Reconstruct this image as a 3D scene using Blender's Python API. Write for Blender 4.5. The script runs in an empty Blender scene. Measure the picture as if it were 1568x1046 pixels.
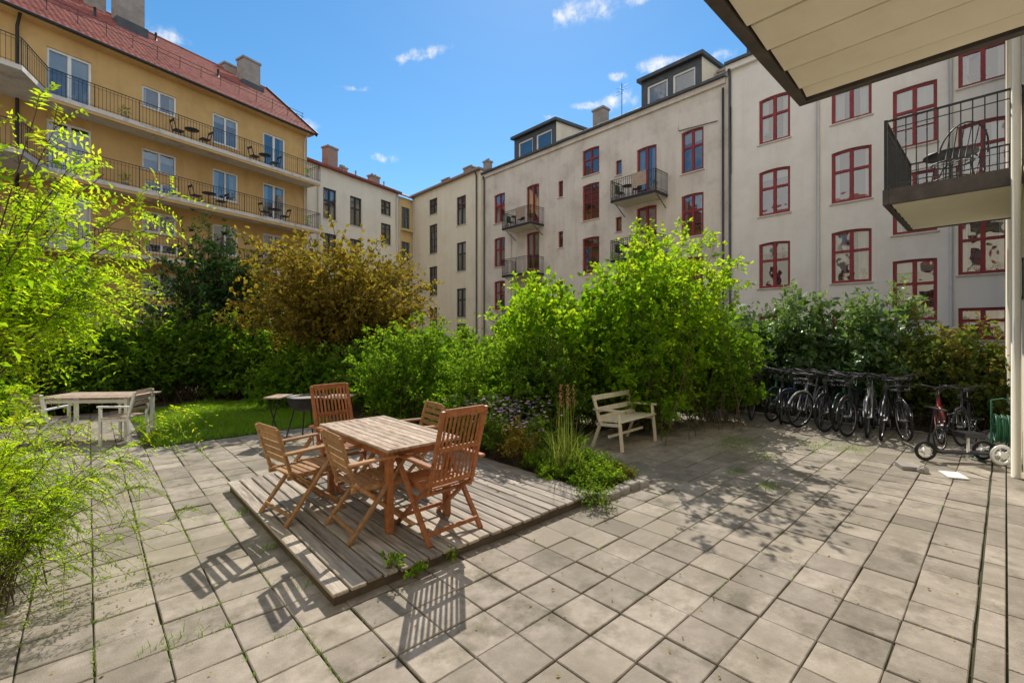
import bpy, math, random
import numpy as np
from mathutils import Vector, Matrix
random.seed(7)
D=bpy.data
SC=bpy.context.scene
COL=SC.collection
HEAD=math.radians(42.8)
def plan(x,y):
    c,s=math.cos(HEAD),math.sin(HEAD)
    return (c*x+s*y, -s*x+c*y)

# ------------------------------------------------------------------ materials
def lk(nt,a,b): nt.links.new(a,b)
def pmat(name,c1,c2=None,rough=.8,ns=4,stretch=(1,1,1),rnd=0,bump=0,bs=40,metal=0,spec=.4,c3=None,n3=.6,t3=.6,c4=None,n4s=.35,t4=.58,streak=None):
    m=D.materials.new(name); m.use_nodes=True; nt=m.node_tree; N=nt.nodes
    b=N["Principled BSDF"]; b.inputs["Roughness"].default_value=rough
    b.inputs["Metallic"].default_value=metal; b.inputs["Specular IOR Level"].default_value=spec
    c2=c2 or c1
    tc=N.new("ShaderNodeTexCoord"); mp=N.new("ShaderNodeMapping"); mp.inputs["Scale"].default_value=stretch
    lk(nt,tc.outputs["Object"],mp.inputs[0])
    nz=N.new("ShaderNodeTexNoise"); nz.inputs["Scale"].default_value=ns; nz.inputs["Detail"].default_value=5; nz.inputs["Roughness"].default_value=.65
    lk(nt,mp.outputs[0],nz.inputs["Vector"])
    cr=N.new("ShaderNodeValToRGB"); cr.color_ramp.elements[0].position=.32; cr.color_ramp.elements[1].position=.68
    cr.color_ramp.elements[0].color=(*c1,1); cr.color_ramp.elements[1].color=(*c2,1)
    lk(nt,nz.outputs["Fac"],cr.inputs[0]); out=cr.outputs[0]
    for cc,nn_,tt_ in ((c3,n3,t3),(c4,n4s,t4)):
        if not cc: continue
        n2=N.new("ShaderNodeTexNoise"); n2.inputs["Scale"].default_value=nn_; n2.inputs["Detail"].default_value=7; n2.inputs["Roughness"].default_value=.7
        lk(nt,mp.outputs[0],n2.inputs["Vector"])
        r2=N.new("ShaderNodeMapRange"); r2.inputs[1].default_value=tt_-.08; r2.inputs[2].default_value=tt_+.1
        lk(nt,n2.outputs["Fac"],r2.inputs[0])
        mx=N.new("ShaderNodeMixRGB"); lk(nt,r2.outputs[0],mx.inputs[0]); lk(nt,out,mx.inputs[1]); mx.inputs[2].default_value=(*cc,1); out=mx.outputs[0]
    if streak:
        mp2=N.new("ShaderNodeMapping"); mp2.inputs["Scale"].default_value=(2.2,2.2,.16); lk(nt,tc.outputs["Object"],mp2.inputs[0])
        n2=N.new("ShaderNodeTexNoise"); n2.inputs["Scale"].default_value=1.; n2.inputs["Detail"].default_value=6; n2.inputs["Roughness"].default_value=.7; lk(nt,mp2.outputs[0],n2.inputs["Vector"])
        r2=N.new("ShaderNodeMapRange"); r2.inputs[1].default_value=.5; r2.inputs[2].default_value=.78; r2.inputs[4].default_value=.6; lk(nt,n2.outputs["Fac"],r2.inputs[0])
        mx=N.new("ShaderNodeMixRGB"); lk(nt,r2.outputs[0],mx.inputs[0]); lk(nt,out,mx.inputs[1]); mx.inputs[2].default_value=(*streak,1); out=mx.outputs[0]
    if rnd:
        at=N.new("ShaderNodeAttribute"); at.attribute_name="rnd"
        mr=N.new("ShaderNodeMapRange"); mr.inputs[3].default_value=1-rnd; mr.inputs[4].default_value=1+rnd
        lk(nt,at.outputs["Fac"],mr.inputs[0])
        vm=N.new("ShaderNodeVectorMath"); vm.operation='SCALE'
        lk(nt,out,vm.inputs[0]); lk(nt,mr.outputs[0],vm.inputs["Scale"]); out=vm.outputs[0]
    lk(nt,out,b.inputs["Base Color"])
    if bump:
        n4=N.new("ShaderNodeTexNoise"); n4.inputs["Scale"].default_value=bs; n4.inputs["Detail"].default_value=3
        lk(nt,mp.outputs[0],n4.inputs["Vector"])
        bp=N.new("ShaderNodeBump"); bp.inputs["Strength"].default_value=bump; bp.inputs["Distance"].default_value=.01
        lk(nt,n4.outputs["Fac"],bp.inputs["Height"]); lk(nt,bp.outputs[0],b.inputs["Normal"])
    return m
def leafmat(name,cols,trans=.45,tr=1.5,gloss=0):
    m=D.materials.new(name); m.use_nodes=True; nt=m.node_tree; N=nt.nodes
    N.remove(N["Principled BSDF"]); o=N["Material Output"]
    at=N.new("ShaderNodeAttribute"); at.attribute_name="rnd"
    cr=N.new("ShaderNodeValToRGB"); e=cr.color_ramp.elements
    while len(e)<len(cols): e.new(.5)
    for i,c in enumerate(cols): e[i].position=i/(len(cols)-1); 
    for i,c in enumerate(cols): e[i].color=(*c,1)
    lk(nt,at.outputs["Fac"],cr.inputs[0])
    df=N.new("ShaderNodeBsdfDiffuse"); tl=N.new("ShaderNodeBsdfTranslucent")
    lk(nt,cr.outputs[0],df.inputs[0])
    vm=N.new("ShaderNodeVectorMath"); vm.operation='MULTIPLY'; vm.inputs[1].default_value=(tr*1.15,tr*1.1,tr*.5); lk(nt,cr.outputs[0],vm.inputs[0]); lk(nt,vm.outputs[0],tl.inputs[0])
    m1=N.new("ShaderNodeMixShader"); m1.inputs[0].default_value=trans; lk(nt,df.outputs[0],m1.inputs[1]); lk(nt,tl.outputs[0],m1.inputs[2]); out=m1.outputs[0]
    if gloss:
        gl=N.new("ShaderNodeBsdfGlossy"); gl.inputs["Roughness"].default_value=.4; gl.inputs["Color"].default_value=(.85,.88,.85,1)
        m2=N.new("ShaderNodeMixShader"); m2.inputs[0].default_value=gloss; lk(nt,out,m2.inputs[1]); lk(nt,gl.outputs[0],m2.inputs[2]); out=m2.outputs[0]
    lk(nt,out,o.inputs[0]); return m
def glassmat():
    m=D.materials.new("window_glass"); m.use_nodes=True; nt=m.node_tree; N=nt.nodes
    N.remove(N["Principled BSDF"]); o=N["Material Output"]
    fr=N.new("ShaderNodeFresnel"); fr.inputs[0].default_value=1.7
    mr=N.new("ShaderNodeMapRange"); mr.inputs[1].default_value=0; mr.inputs[2].default_value=.6; mr.inputs[3].default_value=.18; mr.inputs[4].default_value=1
    lk(nt,fr.outputs[0],mr.inputs[0])
    tc=N.new("ShaderNodeTexCoord"); nz=N.new("ShaderNodeTexNoise"); nz.inputs["Scale"].default_value=1.3; lk(nt,tc.outputs["Object"],nz.inputs["Vector"])
    bp=N.new("ShaderNodeBump"); bp.inputs["Strength"].default_value=.2; bp.inputs["Distance"].default_value=.05; lk(nt,nz.outputs["Fac"],bp.inputs["Height"])
    t=N.new("ShaderNodeBsdfTransparent"); t.inputs[0].default_value=(.75,.8,.8,1); g=N.new("ShaderNodeBsdfGlossy"); g.inputs["Roughness"].default_value=.02
    lk(nt,bp.outputs[0],g.inputs["Normal"])
    mx=N.new("ShaderNodeMixShader"); lk(nt,mr.outputs[0],mx.inputs[0]); lk(nt,t.outputs[0],mx.inputs[1]); lk(nt,g.outputs[0],mx.inputs[2]); lk(nt,mx.outputs[0],o.inputs[0]); return m

M={}
M['tile']=pmat("paving_concrete",(.31,.265,.215),(.43,.375,.315),.9,ns=9,rnd=.2,bump=.4,bs=140,c3=(.165,.145,.105),n3=2.6,t3=.56,c4=(.255,.22,.17),n4s=.6,t4=.5)
M['joint']=pmat("joint_sand",(.03,.04,.014),(.09,.08,.045),.95,ns=3)
M['soil']=pmat("soil",(.05,.035,.02),(.11,.08,.05),.95,ns=6,bump=.8,bs=20)
M['ground']=pmat("ground_soil",(.07,.08,.035),(.13,.11,.07),.95,ns=1.5)
M['lawn']=pmat("lawn_base",(.07,.12,.02),(.14,.2,.04),.95,ns=6)
M['deck']=pmat("weathered_deck_wood",(.25,.21,.17),(.46,.40,.33),.8,ns=5,stretch=(9,.6,9),rnd=.3,bump=.5,bs=12,c3=(.13,.10,.08),n3=2.,t3=.58)
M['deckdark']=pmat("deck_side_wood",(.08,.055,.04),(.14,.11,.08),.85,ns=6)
M['teak']=pmat("teak_oiled",(.26,.085,.025),(.44,.17,.06),.5,ns=7,stretch=(3,3,3),rnd=.2,bump=.15,bs=60)
M['teak2']=pmat("teak_golden",(.30,.15,.06),(.46,.26,.115),.55,ns=7,stretch=(3,3,3),rnd=.2,bump=.15,bs=60)
M['ttop']=pmat("weathered_teak_top",(.24,.14,.085),(.56,.46,.36),.7,ns=6,stretch=(6,1,6),rnd=.15,bump=.2,bs=30)
M['bench']=pmat("cream_bench_paint",(.70,.62,.46),(.82,.75,.6),.7,ns=8,rnd=.08,c3=(.4,.34,.25),n3=9,t3=.68)
M['white']=pmat("white_paint",(.74,.74,.71),(.84,.84,.82),.6,ns=3)
M['red']=pmat("oxblood_window_paint",(.24,.022,.028),(.32,.04,.04),.5,ns=3)
M['dkframe']=pmat("dark_window_paint",(.035,.035,.035),(.06,.055,.05),.5,ns=3)
M['blueframe']=pmat("teal_frame_paint",(.08,.13,.16),(.11,.16,.19),.5,ns=3)
M['iron']=pmat("black_iron",(.018,.018,.02),(.035,.035,.037),.5,ns=8)
M['zinc']=pmat("dark_zinc_roof",(.06,.065,.07),(.1,.105,.11),.5,ns=2,rnd=.1)
M['pipe']=pmat("grey_downpipe",(.52,.49,.46),(.60,.57,.53),.5,ns=3)
M['wallR']=pmat("white_render",(.83,.775,.70),(.88,.83,.76),.9,ns=.9,bump=.25,bs=25,c3=(.77,.71,.63),n3=.5,t3=.56,streak=(.70,.64,.56))
M['wallM']=pmat("grey_cream_render",(.72,.64,.55),(.84,.765,.67),.9,ns=1.6,bump=.3,bs=20,c3=(.60,.52,.44),n3=.8,t3=.54,streak=(.52,.45,.38))
M['wallN']=pmat("cream_render",(.84,.75,.58),(.88,.79,.63),.9,ns=1.,bump=.15,bs=20,c3=(.78,.69,.53),n3=.6,t3=.56,streak=(.68,.6,.47))
M['wallP']=pmat("pale_render",(.82,.755,.63),(.87,.81,.69),.9,ns=1.,bump=.15,bs=20,c3=(.77,.7,.58),n3=.6,t3=.56,streak=(.68,.61,.5))
M['wallY']=pmat("ochre_render",(.59,.375,.15),(.67,.435,.18),.9,ns=.8,bump=.2,bs=25,c3=(.54,.335,.13),n3=.6,t3=.55,streak=(.46,.28,.10))
M['bay']=pmat("ochre_bay_render",(.68,.49,.22),(.76,.56,.27),.9,ns=1)
M['slab']=pmat("balcony_concrete",(.62,.58,.52),(.74,.70,.64),.9,ns=3,c3=(.42,.38,.33),n3=2,t3=.6)
M['rooftile']=pmat("clay_pantile",(.27,.07,.055),(.40,.12,.085),.8,ns=5,rnd=.14,c3=(.15,.055,.05),n3=3,t3=.58)
M['chim']=pmat("chimney_render",(.26,.23,.21),(.38,.34,.31),.9,ns=3)
M['chimred']=pmat("chimney_brick",(.27,.19,.155),(.36,.27,.22),.9,ns=6)
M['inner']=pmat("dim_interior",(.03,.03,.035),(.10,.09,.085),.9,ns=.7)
M['curt']=pmat("curtain_cloth",(.65,.65,.63),(.8,.8,.78),.9,ns=3,stretch=(12,1,.5))
M['glass']=glassmat()
M['soffit']=pmat("cream_soffit_boards",(.82,.75,.59),(.87,.80,.65),.7,ns=3,c3=(.76,.67,.5),n3=1.2,t3=.62)
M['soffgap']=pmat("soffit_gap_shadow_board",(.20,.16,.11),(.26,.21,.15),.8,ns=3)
M['bframe']=pmat("balcony_steel_frame",(.06,.05,.045),(.11,.09,.08),.6,ns=5)
M['ownwall']=pmat("own_wall_render",(.80,.73,.58),(.85,.78,.64),.9,ns=1)
M['rubber']=pmat("tyre_rubber",(.015,.015,.015),(.03,.03,.03),.85,ns=8)
M['hose']=pmat("green_hose",(.02,.10,.05),(.03,.14,.07),.5,ns=8)
M['chrome']=pmat("bike_chrome",(.3,.3,.3),(.45,.45,.45),.35,ns=8,metal=.9)
for n,c in dict(bk=(.02,.02,.025),rd=(.25,.03,.03),sv=(.30,.31,.33),bl=(.03,.06,.14),gn=(.03,.09,.06),wh=(.7,.7,.68)).items():
    M['b'+n]=pmat("bike_paint_"+n,c,tuple(min(1,x*1.2) for x in c),.35,ns=4)
M['bark']=pmat("bark",(.07,.05,.035),(.15,.11,.08),.9,ns=12,bump=.5,bs=30)
M['twig']=pmat("twig_bark",(.09,.065,.04),(.15,.11,.065),.9,ns=12)
M['stone']=pmat("stone",(.28,.25,.22),(.42,.39,.35),.9,ns=6,rnd=.15,bump=.6,bs=18)
L={}
L['lime']=leafmat("lime_leaves",[(.08,.165,.012),(.20,.36,.02),(.46,.52,.03)],.58,1.8)
L['green']=leafmat("green_leaves",[(.06,.13,.015),(.15,.28,.025),(.30,.42,.04)],.5,1.7)
L['mid']=leafmat("mid_green_leaves",[(.045,.10,.015),(.11,.21,.025),(.24,.35,.04)],.48,1.65)
L['dark']=leafmat("dark_leaves",[(.02,.05,.02),(.045,.10,.035),(.08,.15,.05)],.3,1.3)
L['laurel']=leafmat("laurel_leaves",[(.05,.10,.035),(.12,.22,.07),(.25,.36,.10)],.42,1.6,.06)
L['olive']=leafmat("bronze_leaves",[(.12,.11,.02),(.24,.19,.035),(.36,.27,.06),(.27,.32,.05)],.5,1.4)
L['feather']=leafmat("feathery_leaves",[(.13,.26,.015),(.30,.47,.02),(.60,.62,.03)],.6,1.7)
L['rust']=leafmat("rusty_leaves",[(.07,.12,.03),(.15,.20,.05),(.28,.15,.05)],.42,1.5)
L['grass']=leafmat("grass_blades",[(.09,.19,.02),(.18,.33,.03),(.30,.40,.06)],.5,1.6)
L['reed']=leafmat("reed_blades",[(.08,.13,.03),(.15,.22,.05),(.30,.30,.10)],.45,1.4)
L['sage']=leafmat("grey_green_leaves",[(.11,.16,.07),(.18,.25,.1),(.25,.32,.14)],.45,1.4)
L['aster']=leafmat("aster_petals",[(.35,.18,.45),(.5,.34,.6),(.6,.45,.7)],.3,1.1)
L['fl']=leafmat("pink_plume",[(.35,.15,.13),(.5,.25,.2)],.3,1.1)

# ------------------------------------------------------------------ mesh builder
class MB:
    def __init__(s): s.v=[];s.f=[];s.m=[];s.r=[];s.mats=[];s.sm=[]
    def mi(s,k):
        if k not in s.mats: s.mats.append(k)
        return s.mats.index(k)
    def poly(s,pts,k,r=None,sm=False):
        n=len(s.v); s.v+= [tuple(p) for p in pts]; s.f.append(tuple(range(n,n+len(pts)))); s.m.append(s.mi(k)); s.r.append(random.random() if r is None else r); s.sm.append(sm)
    def hexa(s,c,k):
        n=len(s.v); s.v+=[tuple(p) for p in c]; r=random.random(); mi=s.mi(k)
        for f in ((0,3,2,1),(4,5,6,7),(0,1,5,4),(1,2,6,5),(2,3,7,6),(3,0,4,7)):
            s.f.append(tuple(n+i for i in f)); s.m.append(mi); s.r.append(r); s.sm.append(False)
    def box(s,x0,x1,y0,y1,z0,z1,k):
        s.hexa([(x0,y0,z0),(x1,y0,z0),(x1,y1,z0),(x0,y1,z0),(x0,y0,z1),(x1,y0,z1),(x1,y1,z1),(x0,y1,z1)],k)
    def beam(s,a,b,w,h,k,up=(0,0,1)):
        a=Vector(a);b=Vector(b);d=(b-a).normalized();u=Vector(up)
        if abs(d.dot(u))>.98: u=Vector((1,0,0))
        sd=d.cross(u).normalized()*w/2; uu=sd.cross(d).normalized()*h/2
        s.hexa([a-sd-uu,a+sd-uu,a+sd+uu,a-sd+uu,b-sd-uu,b+sd-uu,b+sd+uu,b-sd+uu],k)
    def tube(s,pts,rad,k,n=6,closed=False):
        pts=[Vector(p) for p in pts]; K=len(pts); base=len(s.v); r=random.random(); mi=s.mi(k)
        ref=None
        for i,p in enumerate(pts):
            if closed: t=(pts[(i+1)%K]-pts[i-1])
            else: t=pts[min(i+1,K-1)]-pts[max(i-1,0)]
            t.normalize()
            if ref is None:
                ref=Vector((0,0,1)) if abs(t.z)<.9 else Vector((1,0,0))
                if closed: 
                    nn=(pts[K//4]-pts[0]).cross(pts[K//2]-pts[0]).normalized(); ref=nn
            a=t.cross(ref).normalized(); b=t.cross(a).normalized()
            rr=rad[i] if isinstance(rad,(list,tuple)) else rad
            for j in range(n):
                q=2*math.pi*j/n; s.v.append(tuple(p+a*math.cos(q)*rr+b*math.sin(q)*rr))
        for i in range(K if closed else K-1):
            for j in range(n):
                i2=(i+1)%K
                s.f.append((base+i*n+j,base+i*n+(j+1)%n,base+i2*n+(j+1)%n,base+i2*n+j)); s.m.append(mi); s.r.append(r); s.sm.append(True)
        if not closed:
            s.f.append(tuple(base+j for j in range(n))); s.m.append(mi); s.r.append(r); s.sm.append(False)
            s.f.append(tuple(base+(K-1)*n+j for j in reversed(range(n)))); s.m.append(mi); s.r.append(r); s.sm.append(False)
    def lathe(s,prof,k,c=(0,0,0),n=24):
        base=len(s.v); mi=s.mi(k); r=random.random()
        for (rr,z) in prof:
            for j in range(n):
                q=2*math.pi*j/n; s.v.append((c[0]+rr*math.cos(q),c[1]+rr*math.sin(q),c[2]+z))
        for i in range(len(prof)-1):
            for j in range(n):
                s.f.append((base+i*n+j,base+i*n+(j+1)%n,base+(i+1)*n+(j+1)%n,base+(i+1)*n+j)); s.m.append(mi); s.r.append(r); s.sm.append(True)
    def build(s,name,parent=None,loc=None,rot=0,bevel=0,rotv=None):
        me=D.meshes.new(name); me.from_pydata(s.v,[],s.f)
        for k in s.mats: me.materials.append(M.get(k) or L[k])
        me.polygons.foreach_set("material_index",s.m); me.polygons.foreach_set("use_smooth",s.sm)
        a=me.attributes.new("rnd",'FLOAT','FACE'); a.data.foreach_set("value",s.r)
        me.update(); o=D.objects.new(name,me); COL.objects.link(o)
        if parent: o.parent=parent
        if loc: o.location=(*loc,0) if len(loc)==2 else loc
        o.rotation_euler=rotv if rotv else (0,0,rot)
        if bevel:
            md=o.modifiers.new("bevel",'BEVEL'); md.width=bevel; md.segments=1; md.limit_method='ANGLE'
        return o
def empty(name,loc,rot=0,rotv=None):
    e=D.objects.new(name,None); COL.objects.link(e); e.location=(*loc,0) if len(loc)==2 else loc; e.rotation_euler=rotv if rotv else (0,0,rot); e.empty_display_size=.3
    return e

# ------------------------------------------------------------------ numpy foliage
def nrm(a): return a/(np.linalg.norm(a,axis=-1,keepdims=True)+1e-9)
def leafq(b,d,n,Ln,W,fold=.2):
    d=nrm(d); sd=nrm(np.cross(d,n)); up=np.cross(sd,d); Ln=Ln[:,None]; W=W[:,None]
    mid=b+d*Ln*.42
    v=np.stack([b,mid+sd*W/2+up*fold*W,b+d*Ln-up*.12*Ln,mid-sd*W/2+up*fold*W],1).reshape(-1,3)
    return v
def tubes(P,R,sides=3):
    N_,K,_=P.shape
    T=np.empty_like(P); T[:,1:-1]=P[:,2:]-P[:,:-2]; T[:,0]=P[:,1]-P[:,0]; T[:,-1]=P[:,-1]-P[:,-2]; T=nrm(T)
    ref=np.zeros_like(T); ref[...,0]=.3; ref[...,1]=.9; ref[...,2]=.2
    A=nrm(np.cross(T,ref)); B=np.cross(T,A)
    rings=[]
    for j in range(sides):
        q=2*math.pi*j/sides; rings.append(P+(A*math.cos(q)+B*math.sin(q))*R[...,None])
    V=np.stack(rings,2)
    idx=np.arange(N_*K*sides).reshape(N_,K,sides)
    a=idx[:,:-1,:]; b=np.roll(idx,-1,2)[:,:-1,:]; c=np.roll(idx,-1,2)[:,1:,:]; d=idx[:,1:,:]
    return V.reshape(-1,3), np.stack([a,b,c,d],-1).reshape(-1,4)
def npmesh(name,parts,mats,loc=(0,0,0),rot=0):
    V=[];F=[];MI=[];R=[];off=0
    for v,f,mi,r in parts:
        V.append(v); F.append(f+off); off+=len(v); MI.append(np.full(len(f),mi,dtype=np.int32)); R.append(r if isinstance(r,np.ndarray) else np.full(len(f),r))
    V=np.concatenate(V).astype(np.float32); F=np.concatenate(F).astype(np.int32); MI=np.concatenate(MI); R=np.concatenate(R).astype(np.float32)
    me=D.meshes.new(name); me.vertices.add(len(V)); me.vertices.foreach_set("co",V.ravel())
    me.loops.add(F.size); me.loops.foreach_set("vertex_index",F.ravel())
    me.polygons.add(len(F)); me.polygons.foreach_set("loop_start",np.arange(len(F),dtype=np.int32)*4)
    me.polygons.foreach_set("loop_total",np.full(len(F),4,dtype=np.int32))
    for m in mats: me.materials.append(m)
    me.polygons.foreach_set("material_index",MI)
    a=me.attributes.new("rnd",'FLOAT','FACE'); a.data.foreach_set("value",R)
    me.update(calc_edges=True); me.validate()
    o=D.objects.new(name,me); COL.objects.link(o); o.location=loc if len(loc)==3 else (*loc,0); o.rotation_euler=(0,0,rot); return o
def quads(n): return np.arange(n*4).reshape(n,4)
def plant(name,loc,rx,ry,zc,zup,zdn,stems,twigs,lpt,ll,lw,leaf,seed,z0=.02,twl=.35,elmin=-.4,droop=.1,trunk=0,stemr=.012,spread=.25,rmin=.72,updir=.25,bark='twig',pin=False,lump=.16,thr=None,tstart=.3,extra=None,core=0):
    g=np.random.default_rng(seed)
    th=g.uniform(0,2*np.pi,stems) if thr is None else g.uniform(thr[0],thr[1],stems)
    se=g.uniform(math.sin(elmin),1,stems); ce=np.sqrt(1-se**2)
    ph=g.uniform(0,6,4)
    def lumpf(th,se): return 1+lump*np.sin(3*th+ph[0])+lump*.8*np.sin(5*th+5*se+ph[1])+lump*.6*np.sin(9*th-7*se+ph[2])
    rad=g.uniform(rmin,1.06,stems)*lumpf(th,se)
    T=np.stack([rx*ce*np.cos(th)*rad,ry*ce*np.sin(th)*rad,zc+np.where(se>0,zup,zdn)*se*rad],1)
    T[:,2]=np.maximum(T[:,2],.08)
    B=np.stack([g.normal(0,spread*rx*.5,stems),g.normal(0,spread*ry*.5,stems),np.full(stems,z0)],1)
    if trunk: B[:,:2]*=0; B[:,2]=z0+g.uniform(0,.5,stems)*(zc-z0)*.6
    Cc=B+(T-B)*np.array([.35,.35,.68])+g.normal(0,.06,(stems,3))*rx
    K=8; t=np.linspace(0,1,K)[None,:,None]
    P=(1-t)**2*B[:,None]+2*t*(1-t)*Cc[:,None]+t**2*T[:,None]
    sr=stemr*(1-.75*np.linspace(0,1,K))[None,:]*g.uniform(.7,1.3,(stems,1))
    parts=[]
    v,f=tubes(P,sr,4); parts.append((v,f,1,.5))
    n=stems*twigs
    tt=g.uniform(tstart,1.0,(stems,twigs,1))**.8
    Bb=B[:,None];Cb=Cc[:,None];Tb=T[:,None]
    O=((1-tt)**2*Bb+2*tt*(1-tt)*Cb+tt**2*Tb).reshape(-1,3)
    tg=nrm((2*(1-tt)*(Cb-Bb)+2*tt*(Tb-Cb)).reshape(-1,3))
    tw=nrm(tg*.8+nrm(g.normal(0,1,(n,3)))*.9+np.array([0,0,updir]))
    tl=twl*g.uniform(.4,1.25,n)
    Kt=4; u=np.linspace(0,1,Kt)[None,:,None]
    PT=O[:,None]+tw[:,None]*u*tl[:,None,None]+np.array([0,0,-1])*droop*(u**2)*tl[:,None,None]*2
    v,f=tubes(PT,np.broadcast_to(.0035*(1-.6*np.linspace(0,1,Kt))[None,:]*(stemr/.012)**.5,(n,Kt)),3); parts.append((v,f,1,.5))
    uu=g.uniform(.08,1.05,(n,lpt,1)) if not pin else np.broadcast_to((np.arange(lpt)//2+1)[None,:,None]/(lpt/2),(n,lpt,1))
    LP=(O[:,None]+tw[:,None]*uu*tl[:,None,None]+np.array([0,0,-1])*droop*(uu**2)*tl[:,None,None]*2)
    if pin:
        tnorm=nrm(np.array([0,0,1.])+g.normal(0,.5,(n,3))); sd=nrm(np.cross(tw,tnorm))
        sg=np.where(np.arange(lpt)%2==0,1,-1)[None,:,None]
        LD=tw[:,None]*.45+sd[:,None]*sg+g.normal(0,.15,(n,lpt,3))
        LN=np.broadcast_to(tnorm[:,None],(n,lpt,3))+g.normal(0,.25,(n,lpt,3))
    else:
        LD=tw[:,None]*.5+nrm(g.normal(0,1,(n,lpt,3)))*.9+np.array([0,0,-.15])
        LN=np.array([0,0,1.])+g.normal(0,.75,(n,lpt,3))
    LP=LP.reshape(-1,3);LD=LD.reshape(-1,3);LN=LN.reshape(-1,3); N_=len(LP)
    LP[:,2]=np.maximum(LP[:,2],.03)
    s=g.uniform(.55,1.15,N_)
    v=leafq(LP,LD,LN,ll*s,lw*s)
    v[:,2]=np.maximum(v[:,2],.01)
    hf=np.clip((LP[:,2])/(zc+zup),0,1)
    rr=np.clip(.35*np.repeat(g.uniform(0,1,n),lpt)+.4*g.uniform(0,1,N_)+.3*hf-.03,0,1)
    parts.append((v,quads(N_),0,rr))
    if core:
        th=g.uniform(0,2*np.pi,core); se=g.uniform(math.sin(elmin),1,core); ce=np.sqrt(1-se**2); rd=g.uniform(.25,.82,core)**.7*lumpf(th,se)
        c=np.stack([rx*ce*np.cos(th)*rd,ry*ce*np.sin(th)*rd,np.maximum(zc+np.where(se>0,zup,zdn)*se*rd,.1)],1)
        v=leafq(c,g.normal(0,1,(core,3)),g.normal(0,1,(core,3)),ll*g.uniform(1.2,1.8,core),lw*g.uniform(1.4,2.2,core)); v[:,2]=np.maximum(v[:,2],.01)
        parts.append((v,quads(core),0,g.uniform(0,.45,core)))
    if trunk:
        kk=6; z=np.linspace(-.03,zc,kk); wob=g.normal(0,.04,(kk,2)); wob[0]=0
        TP=np.concatenate([wob,z[:,None]],1)[None]
        v,f=tubes(TP,(trunk*(1-.6*np.linspace(0,1,kk)))[None],8); parts.append((v,f,1,.5))
    if extra: parts+=extra(g)
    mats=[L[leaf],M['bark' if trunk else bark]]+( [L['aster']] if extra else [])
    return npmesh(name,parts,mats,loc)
def blades(g,base,Ln,W,lean=.35,curve=.5):
    n=len(base); az=g.uniform(0,2*np.pi,n); d=np.stack([np.cos(az),np.sin(az),np.zeros(n)],1); sd=np.stack([-np.sin(az),np.cos(az),np.zeros(n)],1)
    le=g.uniform(.05,lean,n)[:,None]; Ln=Ln[:,None]; V=[]
    for i,t in enumerate((0,.4,.75,1.)):
        p=base+np.array([0,0,1.])*Ln*(t-curve*.25*t**3)+d*Ln*(le*t+curve*.5*t**2*le*2)
        w=W*(1-t)**.6+.0004
        V+= [p-sd*w/2,p+sd*w/2]
    V=np.stack(V,1).reshape(-1,3); i=np.arange(n)[:,None]*8
    F=np.concatenate([i+np.array([[0,1,3,2]]),i+np.array([[2,3,5,4]]),i+np.array([[4,5,7,6]])],1).reshape(-1,4)
    return V,F,np.repeat(g.uniform(0,1,n),3)

# ------------------------------------------------------------------ ground
mb=MB(); mb.poly([(-400,-400,-.06),(400,-400,-.06),(400,400,-.06),(-400,400,-.06)],'ground'); mb.build("ground")
mb=MB(); mb.poly([(-9.9,-1.2,-.016),(11.6,-1.2,-.016),(11.6,17,-.016),(-9.9,17,-.016)],'joint'); mb.build("pavement_bedding")
TS=.312
def paved(x,y):
    if y<.1: return False
    if x>11.35: return False
    if 3.98<x<4.92 and y>3.0: return False
    if x>=4.92 and y>4.95+.25*math.sin(x*2): return False
    if x>3.3 and y>6.15: return False
    if .75<x<3.6 and 9.2<y<13.9: return False
    if y>14.2: return False
    return True
g=np.random.default_rng(3)
mb=MB(); joints=[]
i0=int(-9.4/TS); 
for i in range(i0,int(11.7/TS)+1):
    for j in range(0,int(14.5/TS)+1):
        cx=.02+(i+.5)*TS+.0; cy=.13+(j+.5)*TS
        if not paved(cx,cy): continue
        h=TS/2-.0022-random.random()*.0035; z=random.uniform(-.004,.004); tx,ty=random.gauss(0,.010),random.gauss(0,.010)
        ox,oy=random.gauss(0,.002),random.gauss(0,.002); a=random.gauss(0,.007)
        r=random.random(); bv=.005
        ring=[]
        for (hh,zz) in ((h,-.03),(h,-bv),(h-bv,0)):
            for sx,sy in ((-1,-1),(1,-1),(1,1),(-1,1)):
                lx,ly=sx*hh,sy*hh
                ring.append((cx+ox+lx-a*ly,cy+oy+ly+a*lx,z+zz+tx*lx+ty*ly))
        n=len(mb.v); mb.v+=ring; mi=mb.mi('tile')
        fs=[(n+8,n+9,n+10,n+11)]
        for k in (0,4):
            for q in range(4): fs.append((n+k+q,n+k+(q+1)%4,n+k+4+(q+1)%4,n+k+4+q))
        for f in fs: mb.f.append(f); mb.m.append(mi); mb.r.append(r); mb.sm.append(False)
        joints.append((cx-TS/2,cy-TS/2))
mb.build("paving_slabs")
mb=MB()
x=-2
while x<11.3:
    mb.box(x,x+.44,-.0,.115,-.03,.004,'tile'); x+=.45
x=-2
while x<11.3:
    mb.box(x,x+.695,-.6,-.012,-.03,-.002+random.uniform(-.002,.002),'tile'); mb.box(x,x+.695,-1.2,-.608,-.03,-.002,'tile'); x+=.705
mb.build("kerb_strip",bevel=.004)
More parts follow.
